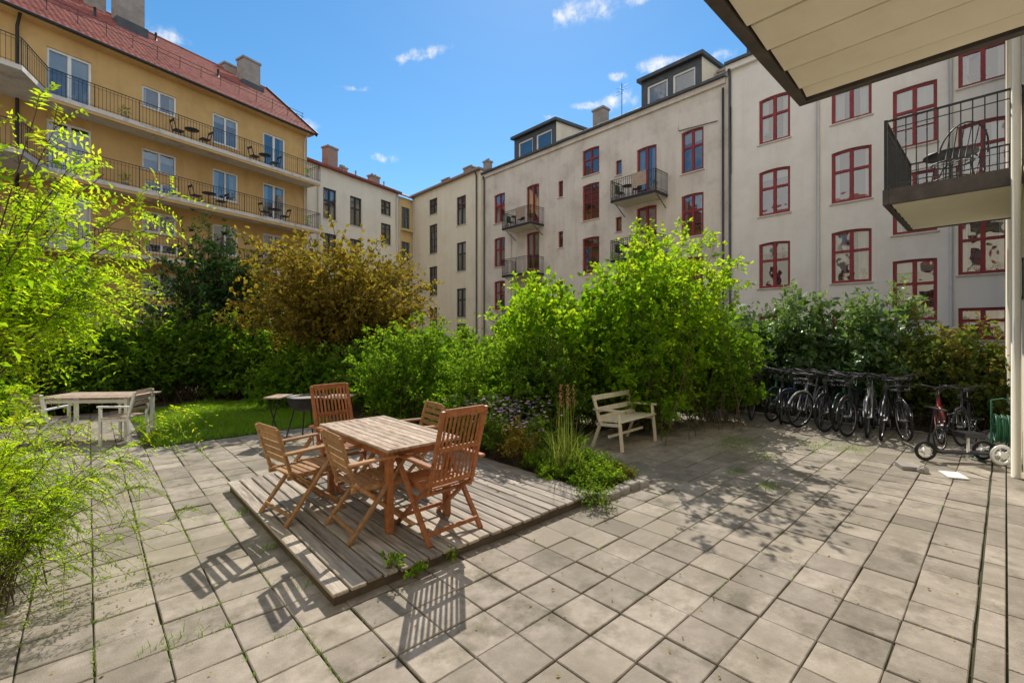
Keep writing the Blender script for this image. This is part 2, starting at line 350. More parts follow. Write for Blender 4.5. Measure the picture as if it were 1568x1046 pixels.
def soilsheet(name,x0,x1,y0,y1,k='soil',amp=.04,z=.0,step=.2):
    nx=max(2,int((x1-x0)/step)); ny=max(2,int((y1-y0)/step)); mb=MB()
    def hz(i,j):
        e=min(i,nx-i,j,ny-j)
        x=x0+(x1-x0)*i/nx; y=y0+(y1-y0)*j/ny
        return z+ (0 if e==0 else amp*(.6+.5*math.sin(x*2.3+y)*math.cos(y*1.9)+random.random()*.3))
    H=[[hz(i,j) for j in range(ny+1)] for i in range(nx+1)]
    for i in range(nx):
        for j in range(ny):
            P=lambda a,b:(x0+(x1-x0)*a/nx,y0+(y1-y0)*b/ny,H[a][b])
            mb.poly([P(i,j),P(i+1,j),P(i+1,j+1),P(i,j+1)],k,sm=True)
    return mb.build(name)
soilsheet("flower_bed_soil",3.99,4.9,3.06,6.2)
soilsheet("shrub_bed_soil",4.95,11.4,5.05,17,amp=.03,step=.3,z=-.01)
soilsheet("shrub_bed_soil",3.35,4.94,6.22,17,amp=.03,step=.3,z=-.01)
soilsheet("hedge_bed_soil",11.4,20.9,-.4,5.0,amp=.05,step=.4,z=.0)
soilsheet("hedge_bed_soil",-9,3.3,14.3,24,amp=.05,step=.4,z=.0)
soilsheet("lawn_soil",.78,3.58,9.25,13.85,'lawn',amp=.02,step=.2,z=-.004)
mb=MB(); 
for k in range(5):
    x=3.98+k*.19; mb.box(x,x+.175,2.9+random.uniform(-.01,.01),3.04,-.02,.075+random.uniform(-.01,.01),'stone')
for k in range(9):
    y=3.06+k*.2; mb.box(4.9,5.02+random.uniform(-.01,.01),y,y+.185,-.02,.06+random.uniform(-.015,.01),'stone')
mb.build("bed_edging_stones",bevel=.012)
g=np.random.default_rng(5); n=42000
b=np.stack([g.uniform(.72,3.6,n),g.uniform(9.2,13.9,n),np.full(n,.0)],1)
b[:,0]+=.08*np.sin(b[:,1]*5)
v,f,r=blades(g,b,g.uniform(.05,.13,n)*(1+.35*np.sin(b[:,0]*4+np.sin(b[:,1]*3))),.007,.6); npmesh("lawn_grass",[(v,f,0,r)],[L['grass']])
g=np.random.default_rng(6); bs=[];ls=[]
for (x,y) in joints:
    dd=math.hypot(x,y)
    prob=.12+ (.5 if (x<1.2) else 0)+(.15 if x>7 else 0)
    if random.random()<prob and dd<13:
        nb=random.randint(6,44) if x<1.2 else random.randint(3,18); t=random.random()
        for k in range(nb):
            q=min(max(t+random.gauss(0,.35),0),1)*TS
            if (nb%2): bs.append((x+random.gauss(0,.004),y+q,-.01))
            else: bs.append((x+q,y+random.gauss(0,.004),-.01))
            ls.append(random.uniform(.012,.035))
for (cx,cy,nb,sp) in [(7.6,2.9,420,.35),(7.9,3.2,250,.3),(8.6,2.0,200,.25),(8.8,1.6,160,.2),(5.9,1.9,110,.12),(6.2,2.4,80,.12),(.35,3.3,50,.1),(1.15,3.4,50,.06),(1.13,4.2,60,.06),(1.14,5.2,60,.08),(.2,7.0,130,.2),(3.95,9.0,200,.3),(7.2,2.4,160,.2),(-.5,3.3,60,.08)]:
    for k in range(nb):
        bs.append((cx+random.gauss(0,sp),cy+random.gauss(0,sp*.5),-.005)); ls.append(random.uniform(.02,.07))
v,f,r=blades(g,np.array(bs),np.array(ls),.005,.9); npmesh("joint_weeds",[(v,f,0,r)],[L['grass']])

# ------------------------------------------------------------------ deck
mb=MB(); x=1.17; k=0
while x<3.9:
    w=.108; y0=2.99+random.uniform(-.015,.01); y1=6.09+random.uniform(-.01,.01)
    zz=.1+random.uniform(-.003,.003); 
    mb.box(x,x+w,y0,y1,zz-.026,zz,'deck'); 
    x+=w+.016
bd=mb.build("boards",bevel=.005)
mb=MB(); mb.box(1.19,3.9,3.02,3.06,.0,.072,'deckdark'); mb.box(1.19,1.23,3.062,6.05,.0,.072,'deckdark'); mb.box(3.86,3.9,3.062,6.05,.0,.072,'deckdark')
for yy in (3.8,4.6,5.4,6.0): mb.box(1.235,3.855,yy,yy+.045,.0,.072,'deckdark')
fr=mb.build("frame")
dk=empty("wooden_deck",(0,0,0)); bd.parent=dk; fr.parent=dk
def sprig(name,loc,seed,r=.12,h=.15,leaf='green',st=14,ll=.035): return plant(name,loc,r,r,h*.4,h*.6,h*.3,st,3,6,ll,ll*.55,leaf,seed,twl=r*.6,stemr=.004)
sprig("weed_plant",(1.75,2.93),11,.08,.12,st=9); sprig("weed_plant",(2.1,2.97),12,.06,.08,st=8); sprig("weed_plant",(1.6,3.05,.08),13,.09,.1,st=8); sprig("weed_plant",(3.9,2.93),14,.22,.2,'mid',30)

# ------------------------------------------------------------------ chairs/table/bench
DZ=.1
def chair(name,loc,rot,high=True,k='teak'):
    e=empty(name,(*loc,DZ),rot)
    w=.265; mb=MB()
    for s in (-1,1):
        mb.beam((-.30,s*w,0),(.20,s*w,.625),.028,.045,k,up=(0,1,0)); mb.beam((.29,s*(w-.035),0),(-.24,s*(w-.035),.47),.028,.045,k,up=(0,1,0))
    mb.beam((-.25,-w,.08),(-.25,w,.08),.02,.035,k); mb.beam((.23,-w+.035,.09),(.23,w-.035,.09),.02,.035,k); mb.beam((-.02,-w+.01,.31),(-.02,w-.01,.31),.03,.03,k)
    mb.build("legs",e,bevel=.004)
    mb=MB()
    for i in range(8):
        x=-.2+i*.062; mb.box(x-.024,x+.024,-w+.055,w-.055,.428-.01*(i<4),.444-.01*(i<4),k)
    for s in (-1,1): mb.box(-.25,.27,s*(w-.068)-.013,s*(w-.068)+.013,.385,.425,k)
    mb.build("seat",e,bevel=.003)
    mb=MB()
    for s in (-1,1):
        mb.beam((-.33 if high else -.3,s*w,.64),(.27,s*w,.655),.06,.024,k)
    mb.build("armrests",e,bevel=.006)
    mb=MB(); top=(-.42,1.09) if high else (-.35,.86); b0=(-.215,.40)
    def bp(t,y): return (b0[0]+(top[0]-b0[0])*t,y,b0[1]+(top[1]-b0[1])*t)
    wb=w-.045
    for s in (-1,1): mb.beam(bp(0,s*wb),bp(1,s*wb),.036,.026,k,up=(1,0,0))
    if high:
        for t,hh in ((.97,.065),(.52,.04),(.1,.04)):
            mb.beam(bp(t,-wb+.02),bp(t,wb-.02),.024,hh,k,up=(0,0,1))
        for i in range(9):
            y=-wb+.045+i*(2*wb-.09)/8
            mb.beam(bp(.10,y),bp(.95,y),.021,.012,k,up=(1,0,0))
    else:
        for i in range(5):
            t=.36+i*.15; mb.beam(bp(t,-wb+.02),bp(t,wb-.02),.016,.05 if i<4 else .065,k,up=(0,0,1))
    mb.build("backrest",e,bevel=.003)
    return e
R90=math.pi/2
chair("reclining_garden_chair",(2.25,3.42),R90+.03,True,'teak')
chair("reclining_garden_chair",(2.17,5.12),-R90+.1,True,'teak')
chair("folding_garden_chair",(1.53,4.60),0.12,False,'teak2')
chair("folding_garden_chair",(1.84,3.84),-.04,False,'teak2')
chair("folding_garden_chair",(2.72,4.72),math.pi-.1,False,'teak2')
e=empty("garden_table",(2.18,4.22,DZ),0)
mb=MB(); hw=.375; hl=.76
nsl=8; sw=(2*hw-.12)/nsl
for i in range(nsl):
    x=-hw+.06+i*sw; mb.box(x+.003,x+sw-.003,-hl+.07,hl-.07,.72,.74,'ttop')
for s in (-1,1):
    mb.box(s*hw-.058*(s>0),s*hw+.058*(s<0),-hl,hl,.716,.742,'ttop'); mb.box(-hw+.06,hw-.06,s*hl-.066*(s>0),s*hl+.066*(s<0),.717,.7415,'ttop')
mb.build("tabletop",e,bevel=.004)
mb=MB()
for sx in (-1,1):
    for sy in (-1,1): mb.box(sx*(hw-.08)-.03,sx*(hw-.08)+.03,sy*(hl-.12)-.03,sy*(hl-.12)+.03,0,.712,'teak')
    mb.box(sx*(hw-.08)-.012,sx*(hw-.08)+.012,-hl+.155,hl-.155,.63,.71,'teak')
for sy in (-1,1): mb.box(-hw+.115,hw-.115,sy*(hl-.12)-.012,sy*(hl-.12)+.012,.63,.71,'teak')
mb.build("legs_and_apron",e,bevel=.004)

e=empty("garden_bench",(6.46,4.24),-R90+.05)
mb=MB(); k='bench'; w=.53
for s in (-1,1):
    mb.beam((.26,s*w,0),(.20,s*w,.60),.035,.06,k,up=(0,1,0)); mb.beam((-.28,s*w,0),(-.12,s*w,.42),.035,.06,k,up=(0,1,0))
    mb.beam((-.12,s*w,.36),(-.27,s*w,.82),.035,.06,k,up=(0,1,0)); mb.beam((-.26,s*w,.60),(.27,s*w,.62),.06,.028,k)
    mb.beam((-.2,s*(w-.001),.37),(.24,s*(w-.001),.40),.03,.05,k)
mb.build("side_frames",e,bevel=.005)
mb=MB()
for i in range(5):
    x=-.13+i*.09; mb.box(x-.038,x+.038,-w-.02,w+.02,.425+.005*i,.445+.005*i,k)
mb.beam((.02,-w,.2),(.02,w,.2),.03,.04,k)
mb.build("seat",e,bevel=.004)
mb=MB()
for t in (.25,.52,.92):
    x=-.12-.15*t+.02; z=.36+.46*t; mb.beam((x,-w-.01,z),(x,w+.01,z),.02,.08,k)
mb.build("backrest",e,bevel=.004)

gx,gy=plan(-3.45,7.7); e=empty("charcoal_grill",(gx,gy),-HEAD)
mb=MB(); pr=[(.02,.50),(.15,.52),(.25,.58),(.30,.68),(.315,.74),(.33,.745),(.33,.755),(.30,.755),(.28,.68),(.2,.57),(.01,.54)]
mb.lathe(pr,'iron')
mb.lathe([(.29,.72),(.01,.722)],'chim')
for a in (.6,2.2,3.9,5.4): mb.tube([(.2*math.cos(a),.2*math.sin(a),.58),(.36*math.cos(a),.36*math.sin(a),0)],.012,'iron')
mb.build("bowl",e)
mb=MB()
for s,x0 in ((-1,-.62),(1,.34)):
    for i in range(5): mb.box(x0,x0+.42 if s>0 else x0+.28,-.22+i*.09,-.14+i*.09,.74,.76,'ttop')
    mb.tube([(x0+.05,-.18,.735),(x0+.05,.2,0)],.012,'iron'); mb.tube([(x0+.05,.2,.735),(x0+.05,-.18,0)],.012,'iron')
mb.build("side_shelves",e)
tx,ty=plan(-7.2,8.0); e=empty("patio_table",(tx,ty),-HEAD+.1)
mb=MB()
for i in range(7): mb.box(-.75,.75,-.4+i*.115,-.4+i*.115+.105,.72,.742,'ttop')
mb.build("tabletop",e,bevel=.003)
mb=MB()
for sx in (-1,1):
    for sy in (-1,1): mb.box(sx*.64-.025,sx*.64+.025,sy*.32-.025,sy*.32+.025,0,.715,'white')
    mb.box(sx*.64-.015,sx*.64+.015,-.29,.29,.64,.7,'white')
for sy in (-1,1): mb.box(-.61,.61,sy*.32-.015,sy*.32+.015,.64,.7,'white')
mb.build("legs",e)
def wchair(loc,rot):
    e=empty("white_patio_chair",loc,rot); mb=MB(); k='white'
    for s in (-1,1):
        mb.beam((.2,s*.23,0),(.2,s*.23,.62),.035,.035,k); mb.beam((-.24,s*.23,0),(-.2,s*.23,.45),.035,.035,k); mb.beam((-.2,s*.23,.45),(-.30,s*.23,.86),.035,.035,k)
        mb.beam((-.26,s*.23,.62),(.24,s*.23,.63),.05,.025,k)
        mb.box(-.2,.19,s*.23-.012,s*.23+.012,.39,.43,k)
    for i in range(6): mb.box(-.19+i*.072,-.13+i*.072,-.24,.24,.432,.45,'ttop')
    for t in (.25,.5,.75,.97): mb.beam((-.2-.1*t,-.22,.45+.41*t),(-.2-.1*t,.22,.45+.41*t),.016,.06,'ttop')
    mb.build("frame_and_slats",e); return e
wchair(plan(-6.45,7.6),-HEAD+math.pi+.15); wchair(plan(-7.5,7.3),-HEAD+R90+.1)

# ------------------------------------------------------------------ bikes
def bike(loc,rot,k='bbk',sc=1,name="bicycle",lean=.06,steer=.2,basket=False,fend=True):
    e=empty(name,loc,rotv=(lean,0,rot)); e.scale=(sc,)*3
    R=.335; mb=MB()
    def wheel(mb,cx,st=0):
        def P(a,r,y=0):
            x=r*math.cos(a); c,s=math.cos(st),math.sin(st); return (cx+x*c-y*s,x*s+y*c,R+r*math.sin(a))
        mb.tube([P(2*math.pi*i/28,R-.017) for i in range(28)],.02,'rubber',6,True)
        mb.tube([P(2*math.pi*i/28,R-.042) for i in range(28)],.009,'chrome',5,True)
        for i in range(16):
            a=2*math.pi*i/16; mb.tube([P(a,.02,.02*(-1)**i),P(a+.1,R-.045)],.0018,'chrome',3)
        mb.tube([P(0,0,-.05),P(0,0,.05)],.02,'chrome',8)
        if fend: mb.tube([P(math.radians(d),R+.015) for d in range(20,171,15)],.016,k,5)
    wheel(mb,-.52); mb.build("rear_wheel",e)
    mb=MB(); wheel(mb,.54,steer); mb.build("front_wheel",e)
    mb=MB(); bb=(-.06,0,.28); rh=(-.52,0,R); st=(-.20,0,.80); hd=(.33,0,.82); hl=(.36,0,.68)
    mb.tube([bb,st],.017,k); mb.tube([bb,hl],.02,k); mb.tube([(-.18,0,.72),hd],.016,k); mb.tube([hl,hd,(.32,0,.9)],.02,k)
    for s in (-1,1):
        mb.tube([(-.06,s*.04,.28),(-.52,s*.06,R)],.01,k,5); mb.tube([(-.19,s*.02,.75),(-.52,s*.06,R)],.009,k,5)
        mb.tube([(.36,s*.03,.68),(.43,s*.055,.6),(.54,s*.055,R)],.012,k,5)
        mb.tube([(-.06,s*.07,.28),(-.06+.1*s,s*.09,.28-.13*s)],.009,'chrome',5); mb.box(-.06+.1*s-.04,-.06+.1*s+.04,s*.14-.05,s*.14+.05,.27-.13*s,.29-.13*s,'rubber')
    mb.tube([(-.06+.09*math.cos(a),.05,.28+.09*math.sin(a)) for a in np.linspace(0,6.28,16,endpoint=False)],.006,'chrome',4,True)
    mb.build("frame",e)
    mb=MB(); mb.tube([(.32,0,.9),(.33,0,1.0)],.014,'iron'); mb.tube([(.22,-.3,1.04),(.30,-.2,1.05),(.36,0,1.0),(.30,.2,1.05),(.22,.3,1.04)],.012,'iron')
    for s in (-1,1): mb.tube([(.17,s*.31,1.035),(.26,s*.27,1.045)],.018,'rubber'); mb.tube([(.3,s*.2,1.05),(.44,s*.05,.95),(.42,0,.8)],.004,'rubber',4)
    mb.box(.42,.47,-.03,.03,.84,.9,'iron')
    mb.build("handlebar",e)
    mb=MB(); mb.tube([st,(-.23,0,.92)],.012,'chrome')
    P0=[(-.38,.085),(-.34,.095),(-.24,.06),(-.12,.022),(-.09,.012)]
    for i in range(4):
        (xa,wa),(xb,wb)=P0[i],P0[i+1]; mb.hexa([(xa,-wa,.92),(xb,-wb,.92),(xb,wb,.92),(xa,wa,.92),(xa,-wa*.8,.97),(xb,-wb*.8,.96),(xb,wb*.8,.96),(xa,wa*.8,.97)],'rubber')
    mb.build("saddle",e)
    if basket:
        mb=MB()
        for z,q in ((.82,.8),(.9,.9),(1.0,1.0)):
            mb.tube([(.42,-.15*q,z),(.42+.26*q,-.15*q,z),(.42+.26*q,.15*q,z),(.42,.15*q,z)],.006,'iron',4,True)
        for i in range(7):
            y=-.15+.05*i; mb.tube([(.68,y,1.0),(.63,y*.8,.82),(.42,y*.8,.82)],.003,'iron',3)
        for i in range(5):
            for s in (-1,1): mb.tube([(.44+.05*i,s*.15,1.0),(.44+.045*i,s*.12,.82)],.003,'iron',3)
        mb.build("basket",e)
    return e
pi=math.pi
bl=[((10.75,3.55),pi-.12,'bbk',True),((10.9,3.33),pi+.1,'bgn',False),((10.7,3.1),pi+.1,'bbk',False),((10.85,2.9),pi-.1,'bbl',False),((10.6,2.68),pi-.05,'bsv',True),((10.8,2.48),pi+.12,'bbk',False),((10.5,2.28),pi+.05,'bbk',False),((10.7,2.08),pi-.08,'bgn',True),((10.35,1.88),pi+.0,'bbk',False),((10.5,1.68),pi+.08,'bsv',False),((10.35,1.48),pi+.1,'bbk',False),((10.6,1.25),pi+.2,'bbk',True)]
for i,(l,r,k,bk) in enumerate(bl): bike(l,r,k,1.04,lean=random.uniform(-.1,.1),steer=random.uniform(-.35,.35),basket=bk)
bike((10.7,.74),pi+.05,'brd',.9,steer=.25); bike((10.8,.42),pi-.1,'bbk',.9,steer=-.2,basket=False)
e=MB(); 
for i in range(8):
    y=1.2+i*.4; e.tube([(11.05,y-.04,0),(11.05,y-.04,.35),(11.05,y+.04,.35),(11.05,y+.04,0)],.01,'pipe')
e.tube([(11.05,1.0,.03),(11.05,4.2,.03)],.014,'pipe'); e.build("bike_rack")
e=bike((9.75,.40),pi*.6,'bbk',.55,name="childs_bicycle",lean=.15,steer=.9,fend=False)
sx,sy=9.0,.45
e=empty("childs_tricycle",(sx,sy),rot=pi*.72); e.scale=(1.2,)*3; mb=MB()
def ringw(mb,cx,cz,r,k,y=0,t=.02):
    mb.tube([(cx+r*math.cos(2*pi*i/20),y,cz+r*math.sin(2*pi*i/20)) for i in range(20)],t,k,6,True); mb.tube([(cx,y-.03,cz),(cx,y+.03,cz)],r*.4,'bwh',10)
    for i in range(5): mb.tube([(cx,y,cz),(cx+r*math.cos(i*1.257),y,cz+r*math.sin(i*1.257))],.008,'bwh',4)
ringw(mb,.35,.12,.1,'rubber'); ringw(mb,-.35,.12,.1,'bwh',.12); ringw(mb,-.35,.12,.1,'rubber',-.12)
mb.tube([(-.35,-.12,.12),(-.35,.12,.12)],.012,'bbk'); mb.box(-.32,.22,-.06,.06,.10,.125,'bbk'); mb.tube([(.22,0,.11),(.33,0,.2),(.25,0,.62)],.016,'bbk'); mb.tube([(.25,-.17,.62),(.25,.17,.62)],.013,'rubber')
mb.box(-.22,.0,-.09,.09,.30,.35,'bbk'); mb.tube([(-.1,0,.12),(-.1,0,.3)],.014,'bwh')
mb.build("body",e)
e=empty("garden_hose_reel",(9.55,.02),rot=.1); mb=MB()
for i in range(9):
    r=.17+.012*(i%3); y=-.08+.02*i; mb.tube([(r*math.cos(a),y,.45+r*math.sin(a)) for a in np.linspace(0,2*pi,22,endpoint=False)],.012,'hose',5,True)
mb.tube([(0,-.12,.45),(0,.12,.45)],.06,'hose',10)
for s in (-1,1): mb.tube([(-.14,s*.12,0),(0,s*.12,.47),(0,s*.12,.85),(0,0,.88)],.012,'hose',5); mb.tube([(.14,s*.12,0),(0,s*.12,.45)],.012,'hose',5)
mb.tube([(.16,.05,.35),(.22,.12,.1),(.1,.3,.015),(-.2,.34,.015),(-.35,.2,.015)],.012,'hose',6)
mb.build("reel",e)
def rock(name,loc,s,k='stone',seed=1,sz=.6):
    rr=random.Random(seed); mb=MB(); n=9; prof=[(.02,0),(.8,.02),(1,.3),(.8,.7),(.4,.95),(.01,1)]
    mi=mb.mi(k)
    for (r,z) in prof:
        for j in range(n):
            q=2*pi*j/n; f=rr.uniform(.8,1.15); mb.v.append((r*f*s*math.cos(q),r*f*s*.75*math.sin(q),z*s*sz*rr.uniform(.9,1.1)))
    for i in range(5):
        for j in range(n): mb.f.append((i*n+j,i*n+(j+1)%n,(i+1)*n+(j+1)%n,(i+1)*n+j)); mb.m.append(mi); mb.r.append(.5); mb.sm.append(False)
    return mb.build(name,loc=loc)
rock("white_rock",plan(4.3,10.1),.15,'slab',3,.8); rock("stone",plan(5.35,5.95),.09,'stone',4,.9)
rock("white_bag",plan(7.95,7.5),.16,'white',5,1.3)
mb=MB(); mb.box(-.15,.15,-.1,.1,.006,.02,'white'); mb.build("paper_bag",loc=plan(5.6,5.8),rot=.4)
mb=MB(); mb.box(-.14,.14,-.1,.1,.006,.05,'chim'); mb.build("paving_brick",loc=plan(5.32,6.15),rot=.4)
mb=MB(); mb.box(-.18,.18,-.14,.14,-.001,.010,'chimred'); mb.build("drain_cover",loc=(4.0,-.3))

# ------------------------------------------------------------------ buildings
def facade(parent,x0,x1,H,ops,wall,y=0,frame='red',name="walls",zb=-.1):
    xs={x0,x1}; zs={zb,H}
    for o in ops:
        xs|={o['x']-o['w']/2,o['x']+o['w']/2}; zs|={o['z'],o['z']+o['h']}
    xs=sorted(xs); zs=sorted(zs); mb=MB(); mf=MB(); mg=MB(); mi=MB()
    for a,b in zip(xs,xs[1:]):
        run=None
        for c,d in zip(zs,zs[1:]):
            cx,cz=(a+b)/2,(c+d)/2
            hole=any(abs(cx-o['x'])<o['w']/2 and o['z']<cz<o['z']+o['h'] for o in ops)
            if hole:
                if run: mb.poly([(a,y,run[0]),(b,y,run[0]),(b,y,run[1]),(a,y,run[1])],wall,.5); run=None
            else: run=(run[0],d) if run else (c,d)
        if run: mb.poly([(a,y,run[0]),(b,y,run[0]),(b,y,run[1]),(a,y,run[1])],wall,.5)
    for o in ops:
        a,b=o['x']-o['w']/2,o['x']+o['w']/2; c,d=o['z'],o['z']+o['h']; fk=o.get('f',frame); dp=.45
        mb.poly([(a,y,c),(a,y+dp,c),(a,y+dp,d),(a,y,d)],wall,.5); mb.poly([(b,y,c),(b,y+dp,c),(b,y+dp,d),(b,y,d)],wall,.5)
        mb.poly([(a,y,c),(b,y,c),(b,y+dp,c),(a,y+dp,c)],wall,.5); mb.poly([(a,y,d),(b,y,d),(b,y+dp,d),(a,y+dp,d)],wall,.5)
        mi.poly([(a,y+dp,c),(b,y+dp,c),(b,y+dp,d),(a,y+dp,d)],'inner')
        rise=o.get('arch',0)*.5; n=8
        def az(t): return d-rise*(2*t-1)**2
        if rise:
            for i in range(n):
                t0,t1=i/n,(i+1)/n; xa,xb=a+(b-a)*t0,a+(b-a)*t1
                pts=[(xa,y,az(t0)),(xb,y,az(t1)),(xb,y,d),(xa,y,d)]
                mb.poly(pts,wall,.5); mb.poly([(xa,y,az(t0)),(xb,y,az(t1)),(xb,y+.1,az(t1)),(xa,y+.1,az(t0))],wall,.5)
                mf.hexa([(xa,y+.08,az(t0)-.09),(xb,y+.08,az(t1)-.09),(xb,y+.15,az(t1)-.09),(xa,y+.15,az(t0)-.09),(xa,y+.08,az(t0)+.001),(xb,y+.08,az(t1)+.001),(xb,y+.15,az(t1)+.001),(xa,y+.15,az(t0)+.001)],fk)
        fw=o.get('fw',.10); ya,yb=y+.07,y+.14
        mf.box(a,a+fw,ya,yb,c,d-rise*.9,fk); mf.box(b-fw,b,ya,yb,c,d-rise*.9,fk); mf.box(a+fw,b-fw,ya,yb,c,c+fw,fk)
        if not rise: mf.box(a+fw,b-fw,ya,yb,d-fw,d,fk)
        st=o.get('st','cross')
        xm=(a+b)/2; z1=d-.03
        if st in('cross','cross3','door'):
            mf.box(xm-.06,xm+.06,ya-.004,yb-.01,c+fw,z1,fk)
        if st in('cross','cross3'):
            zt=c+o['h']*.6; mf.box(a+fw,xm-.06,ya+.003,yb-.012,zt-.05,zt+.05,fk); mf.box(xm+.06,b-fw,ya+.003,yb-.012,zt-.05,zt+.05,fk)
            if st=='cross3':
                for zt in (c+o['h']*.32,): mf.box(a+fw,xm-.06,ya+.012,yb-.014,zt-.015,zt+.015,fk); mf.box(xm+.06,b-fw,ya+.012,yb-.014,zt-.015,zt+.015,fk)
        if st=='door': mf.box(a+fw,b-fw,ya+.003,yb-.012,c+fw,c+.4,fk)
        if st=='multi':
            for q in (.25,.5,.75): zt=c+o['h']*q; mf.box(a+fw,xm-.02,ya+.005,yb-.012,zt-.02,zt+.02,fk); mf.box(xm+.02,b-fw,ya+.005,yb-.012,zt-.02,zt+.02,fk)
            mf.box(xm-.02,xm+.02,ya,yb,c+fw,d-fw,fk)
        mg.poly([(a+.02,y+.115,c+.02),(b-.02,y+.115,c+.02),(b-.02,y+.115,d-.02),(a+.02,y+.115,d-.02)],'glass')
        cu=random.random()
        if o.get('cur',1) and o['w']>.8:
            if cu<.7:
                cw=o['w']*random.uniform(.15,.36)
                for (p,q) in ((a+.05,a+cw),(b-cw,b-.05)):
                    nn=6
                    for i in range(nn):
                        xa,xb=p+(q-p)*i/nn,p+(q-p)*(i+1)/nn; mi.poly([(xa,y+.22+.03*(i%2),c+.02),(xb,y+.22+.03*((i+1)%2),c+.02),(xb,y+.22+.03*((i+1)%2),d-.05),(xa,y+.22+.03*(i%2),d-.05)],'curt')
            elif cu<.88:
                zz=c+o['h']*random.uniform(.4,.8); mi.poly([(a+.05,y+.2,zz),(b-.05,y+.2,zz),(b-.05,y+.2,d-.03),(a+.05,y+.2,d-.03)],'curt')
            if random.random()<.4 and st.startswith('cross'):
                for q in range(random.randint(1,3)):
                    px=a+.2+random.random()*(o['w']-.4); mi.lathe([(.01,0),(.05,0),(.065,.12),(.01,.12)],'chimred',(px,y+.2,c+.1),8)
                    for t in range(26):
                        aa=random.random()*6.28; hh=random.uniform(.05,.3); rr=random.uniform(.02,.12)
                        mi.poly([(px,y+.2,c+.2+hh*.3),(px+rr*math.cos(aa)-.02,y+.2+.3*rr*math.sin(aa),c+.2+hh),(px+rr*math.cos(aa)*1.3,y+.2,c+.26+hh),(px+rr*math.cos(aa)+.02,y+.2,c+.2+hh*.9)],'mid')
        if o.get('sill',1): mf.box(a-.06,b+.06,y-.06,y+.068,c-.05,c-.003,o.get('sk','slab'))
    mb.build(name,parent); mf.build("window_frames",parent); mg.build("window_glass",parent); mi.build("window_interiors",parent)
def rail(mb,pts,z,h=1.0,sp=.11,k='iron',r=.009):
    for a,b in zip(pts,pts[1:]):
        a=Vector((*a,0));b=Vector((*b,0)); Ln=(b-a).length; n=max(1,int(Ln/sp))
        for zz,w in ((h,.022),(.08,.012),(h-.12,.01)): mb.beam((a.x,a.y,z+zz),(b.x,b.y,z+zz),w*1.6,w,k)
        for i in range(n+1):
            p=a.lerp(b,i/n); rr=r*2.2 if i%12==0 else r; mb.beam((p.x,p.y,z+.0),(p.x,p.y,z+h),rr,rr,k,up=(1,0,0))
def pipe(mb,x,y,z0,z1,k='pipe',r=.05): 
    mb.tube([(x,y-.09,z0),(x,y-.09,z1-.3),(x,y-.2,z1)],r,k,8)
def potplant(mb,x,y,z,h=.5,n=60,k='mid'):
    mb.lathe([(.02,0),(.11,0),(.14,.22),(.02,.22)],'chimred',(x,y,z),10)
    for t in range(n):
        aa=random.random()*6.28; hh=random.uniform(.05,h); rr=random.uniform(.02,.22); cx,cy,cz=x+rr*math.cos(aa),y+rr*math.sin(aa),z+.22+hh
        d=.05; mb.poly([(cx,cy,cz),(cx+random.uniform(-d,d),cy+random.uniform(-d,d),cz+d),(cx+d*math.cos(aa),cy+d*math.sin(aa),cz+d*.8),(cx+random.uniform(-d,d),cy+random.uniform(-d,d),cz)],k)
def balcony(e,x0,x1,z,dep=1.2,y=0,k='iron',things=True,slab='slab'):
    mb=MB(); mb.box(x0,x1,y-dep,y-.002,z-.16,z-.02,'iron'); mb.box(x0+.04,x1-.04,y-dep+.04,y-.004,z-.018,z,slab)
    mb.box(x0+.06,x1-.06,y-dep+.06,y-.01,z-.175,z-.162,'soffit')
    rail(mb,[(x0+.02,y),(x0+.02,y-dep+.02),(x1-.02,y-dep+.02),(x1-.02,y)],z,1.0,.11,r=.016)
    for xx in (x0+.1,x1-.1): mb.beam((xx,y-.01,z-.7),(xx,y-dep*.75,z-.17),.03,.03,'iron')
    potplant(mb,x1-.3,y-.9,z,.5); 
    if things:
        xx=x0+.7; mb.tube([(xx,y-.6,z),(xx,y-.6,z+.7)],.015,'iron'); mb.lathe([(.01,0),(.3,0),(.3,.02),(.01,.02)],'iron',(xx,y-.6,z+.7),14)
        for q in (-.5,.5): mb.box(xx+q-.18,xx+q+.18,y-.78,y-.42,z+.42,z+.45,'iron'); mb.box(xx+q*1.35-.015,xx+q*1.35+.015,y-.78,y-.42,z+.42,z+.85,'iron'); [mb.box(xx+q+a-.01,xx+q+a+.01,y-.6+b-.01,y-.6+b+.01,z,z+.42,'iron') for a in(-.16,.16) for b in (-.16,.16)]
        mb.box(x1-1.3,x1-.5,y-dep-.025,y-dep-.005,z+.35,z+1.04,'ttop'); potplant(mb,x0+.25,y-1.0,z,.7)
    mb.build("balcony",e)
def O(x,z,w,h,**k): d=dict(x=x,z=z,w=w,h=h); d.update(k); return d
PX=21.3
def roofslab(mb,x0,x1,y0,z0,run,pitch,k,over=.3,th=.12):
    z1=z0+run*pitch; mb.hexa([(x0,y0-over,z0),(x1,y0-over,z0),(x1,y0+run,z1),(x0,y0+run,z1),(x0,y0-over,z0+th),(x1,y0-over,z0+th),(x1,y0+run,z1+th),(x0,y0+run,z1+th)],k)
    mb.hexa([(x0,y0+run,z1),(x1,y0+run,z1),(x1,y0+2*run,z0),(x0,y0+2*run,z0),(x0,y0+run,z1+th),(x1,y0+run,z1+th),(x1,y0+2*run,z0+th),(x0,y0+2*run,z0+th)],k)
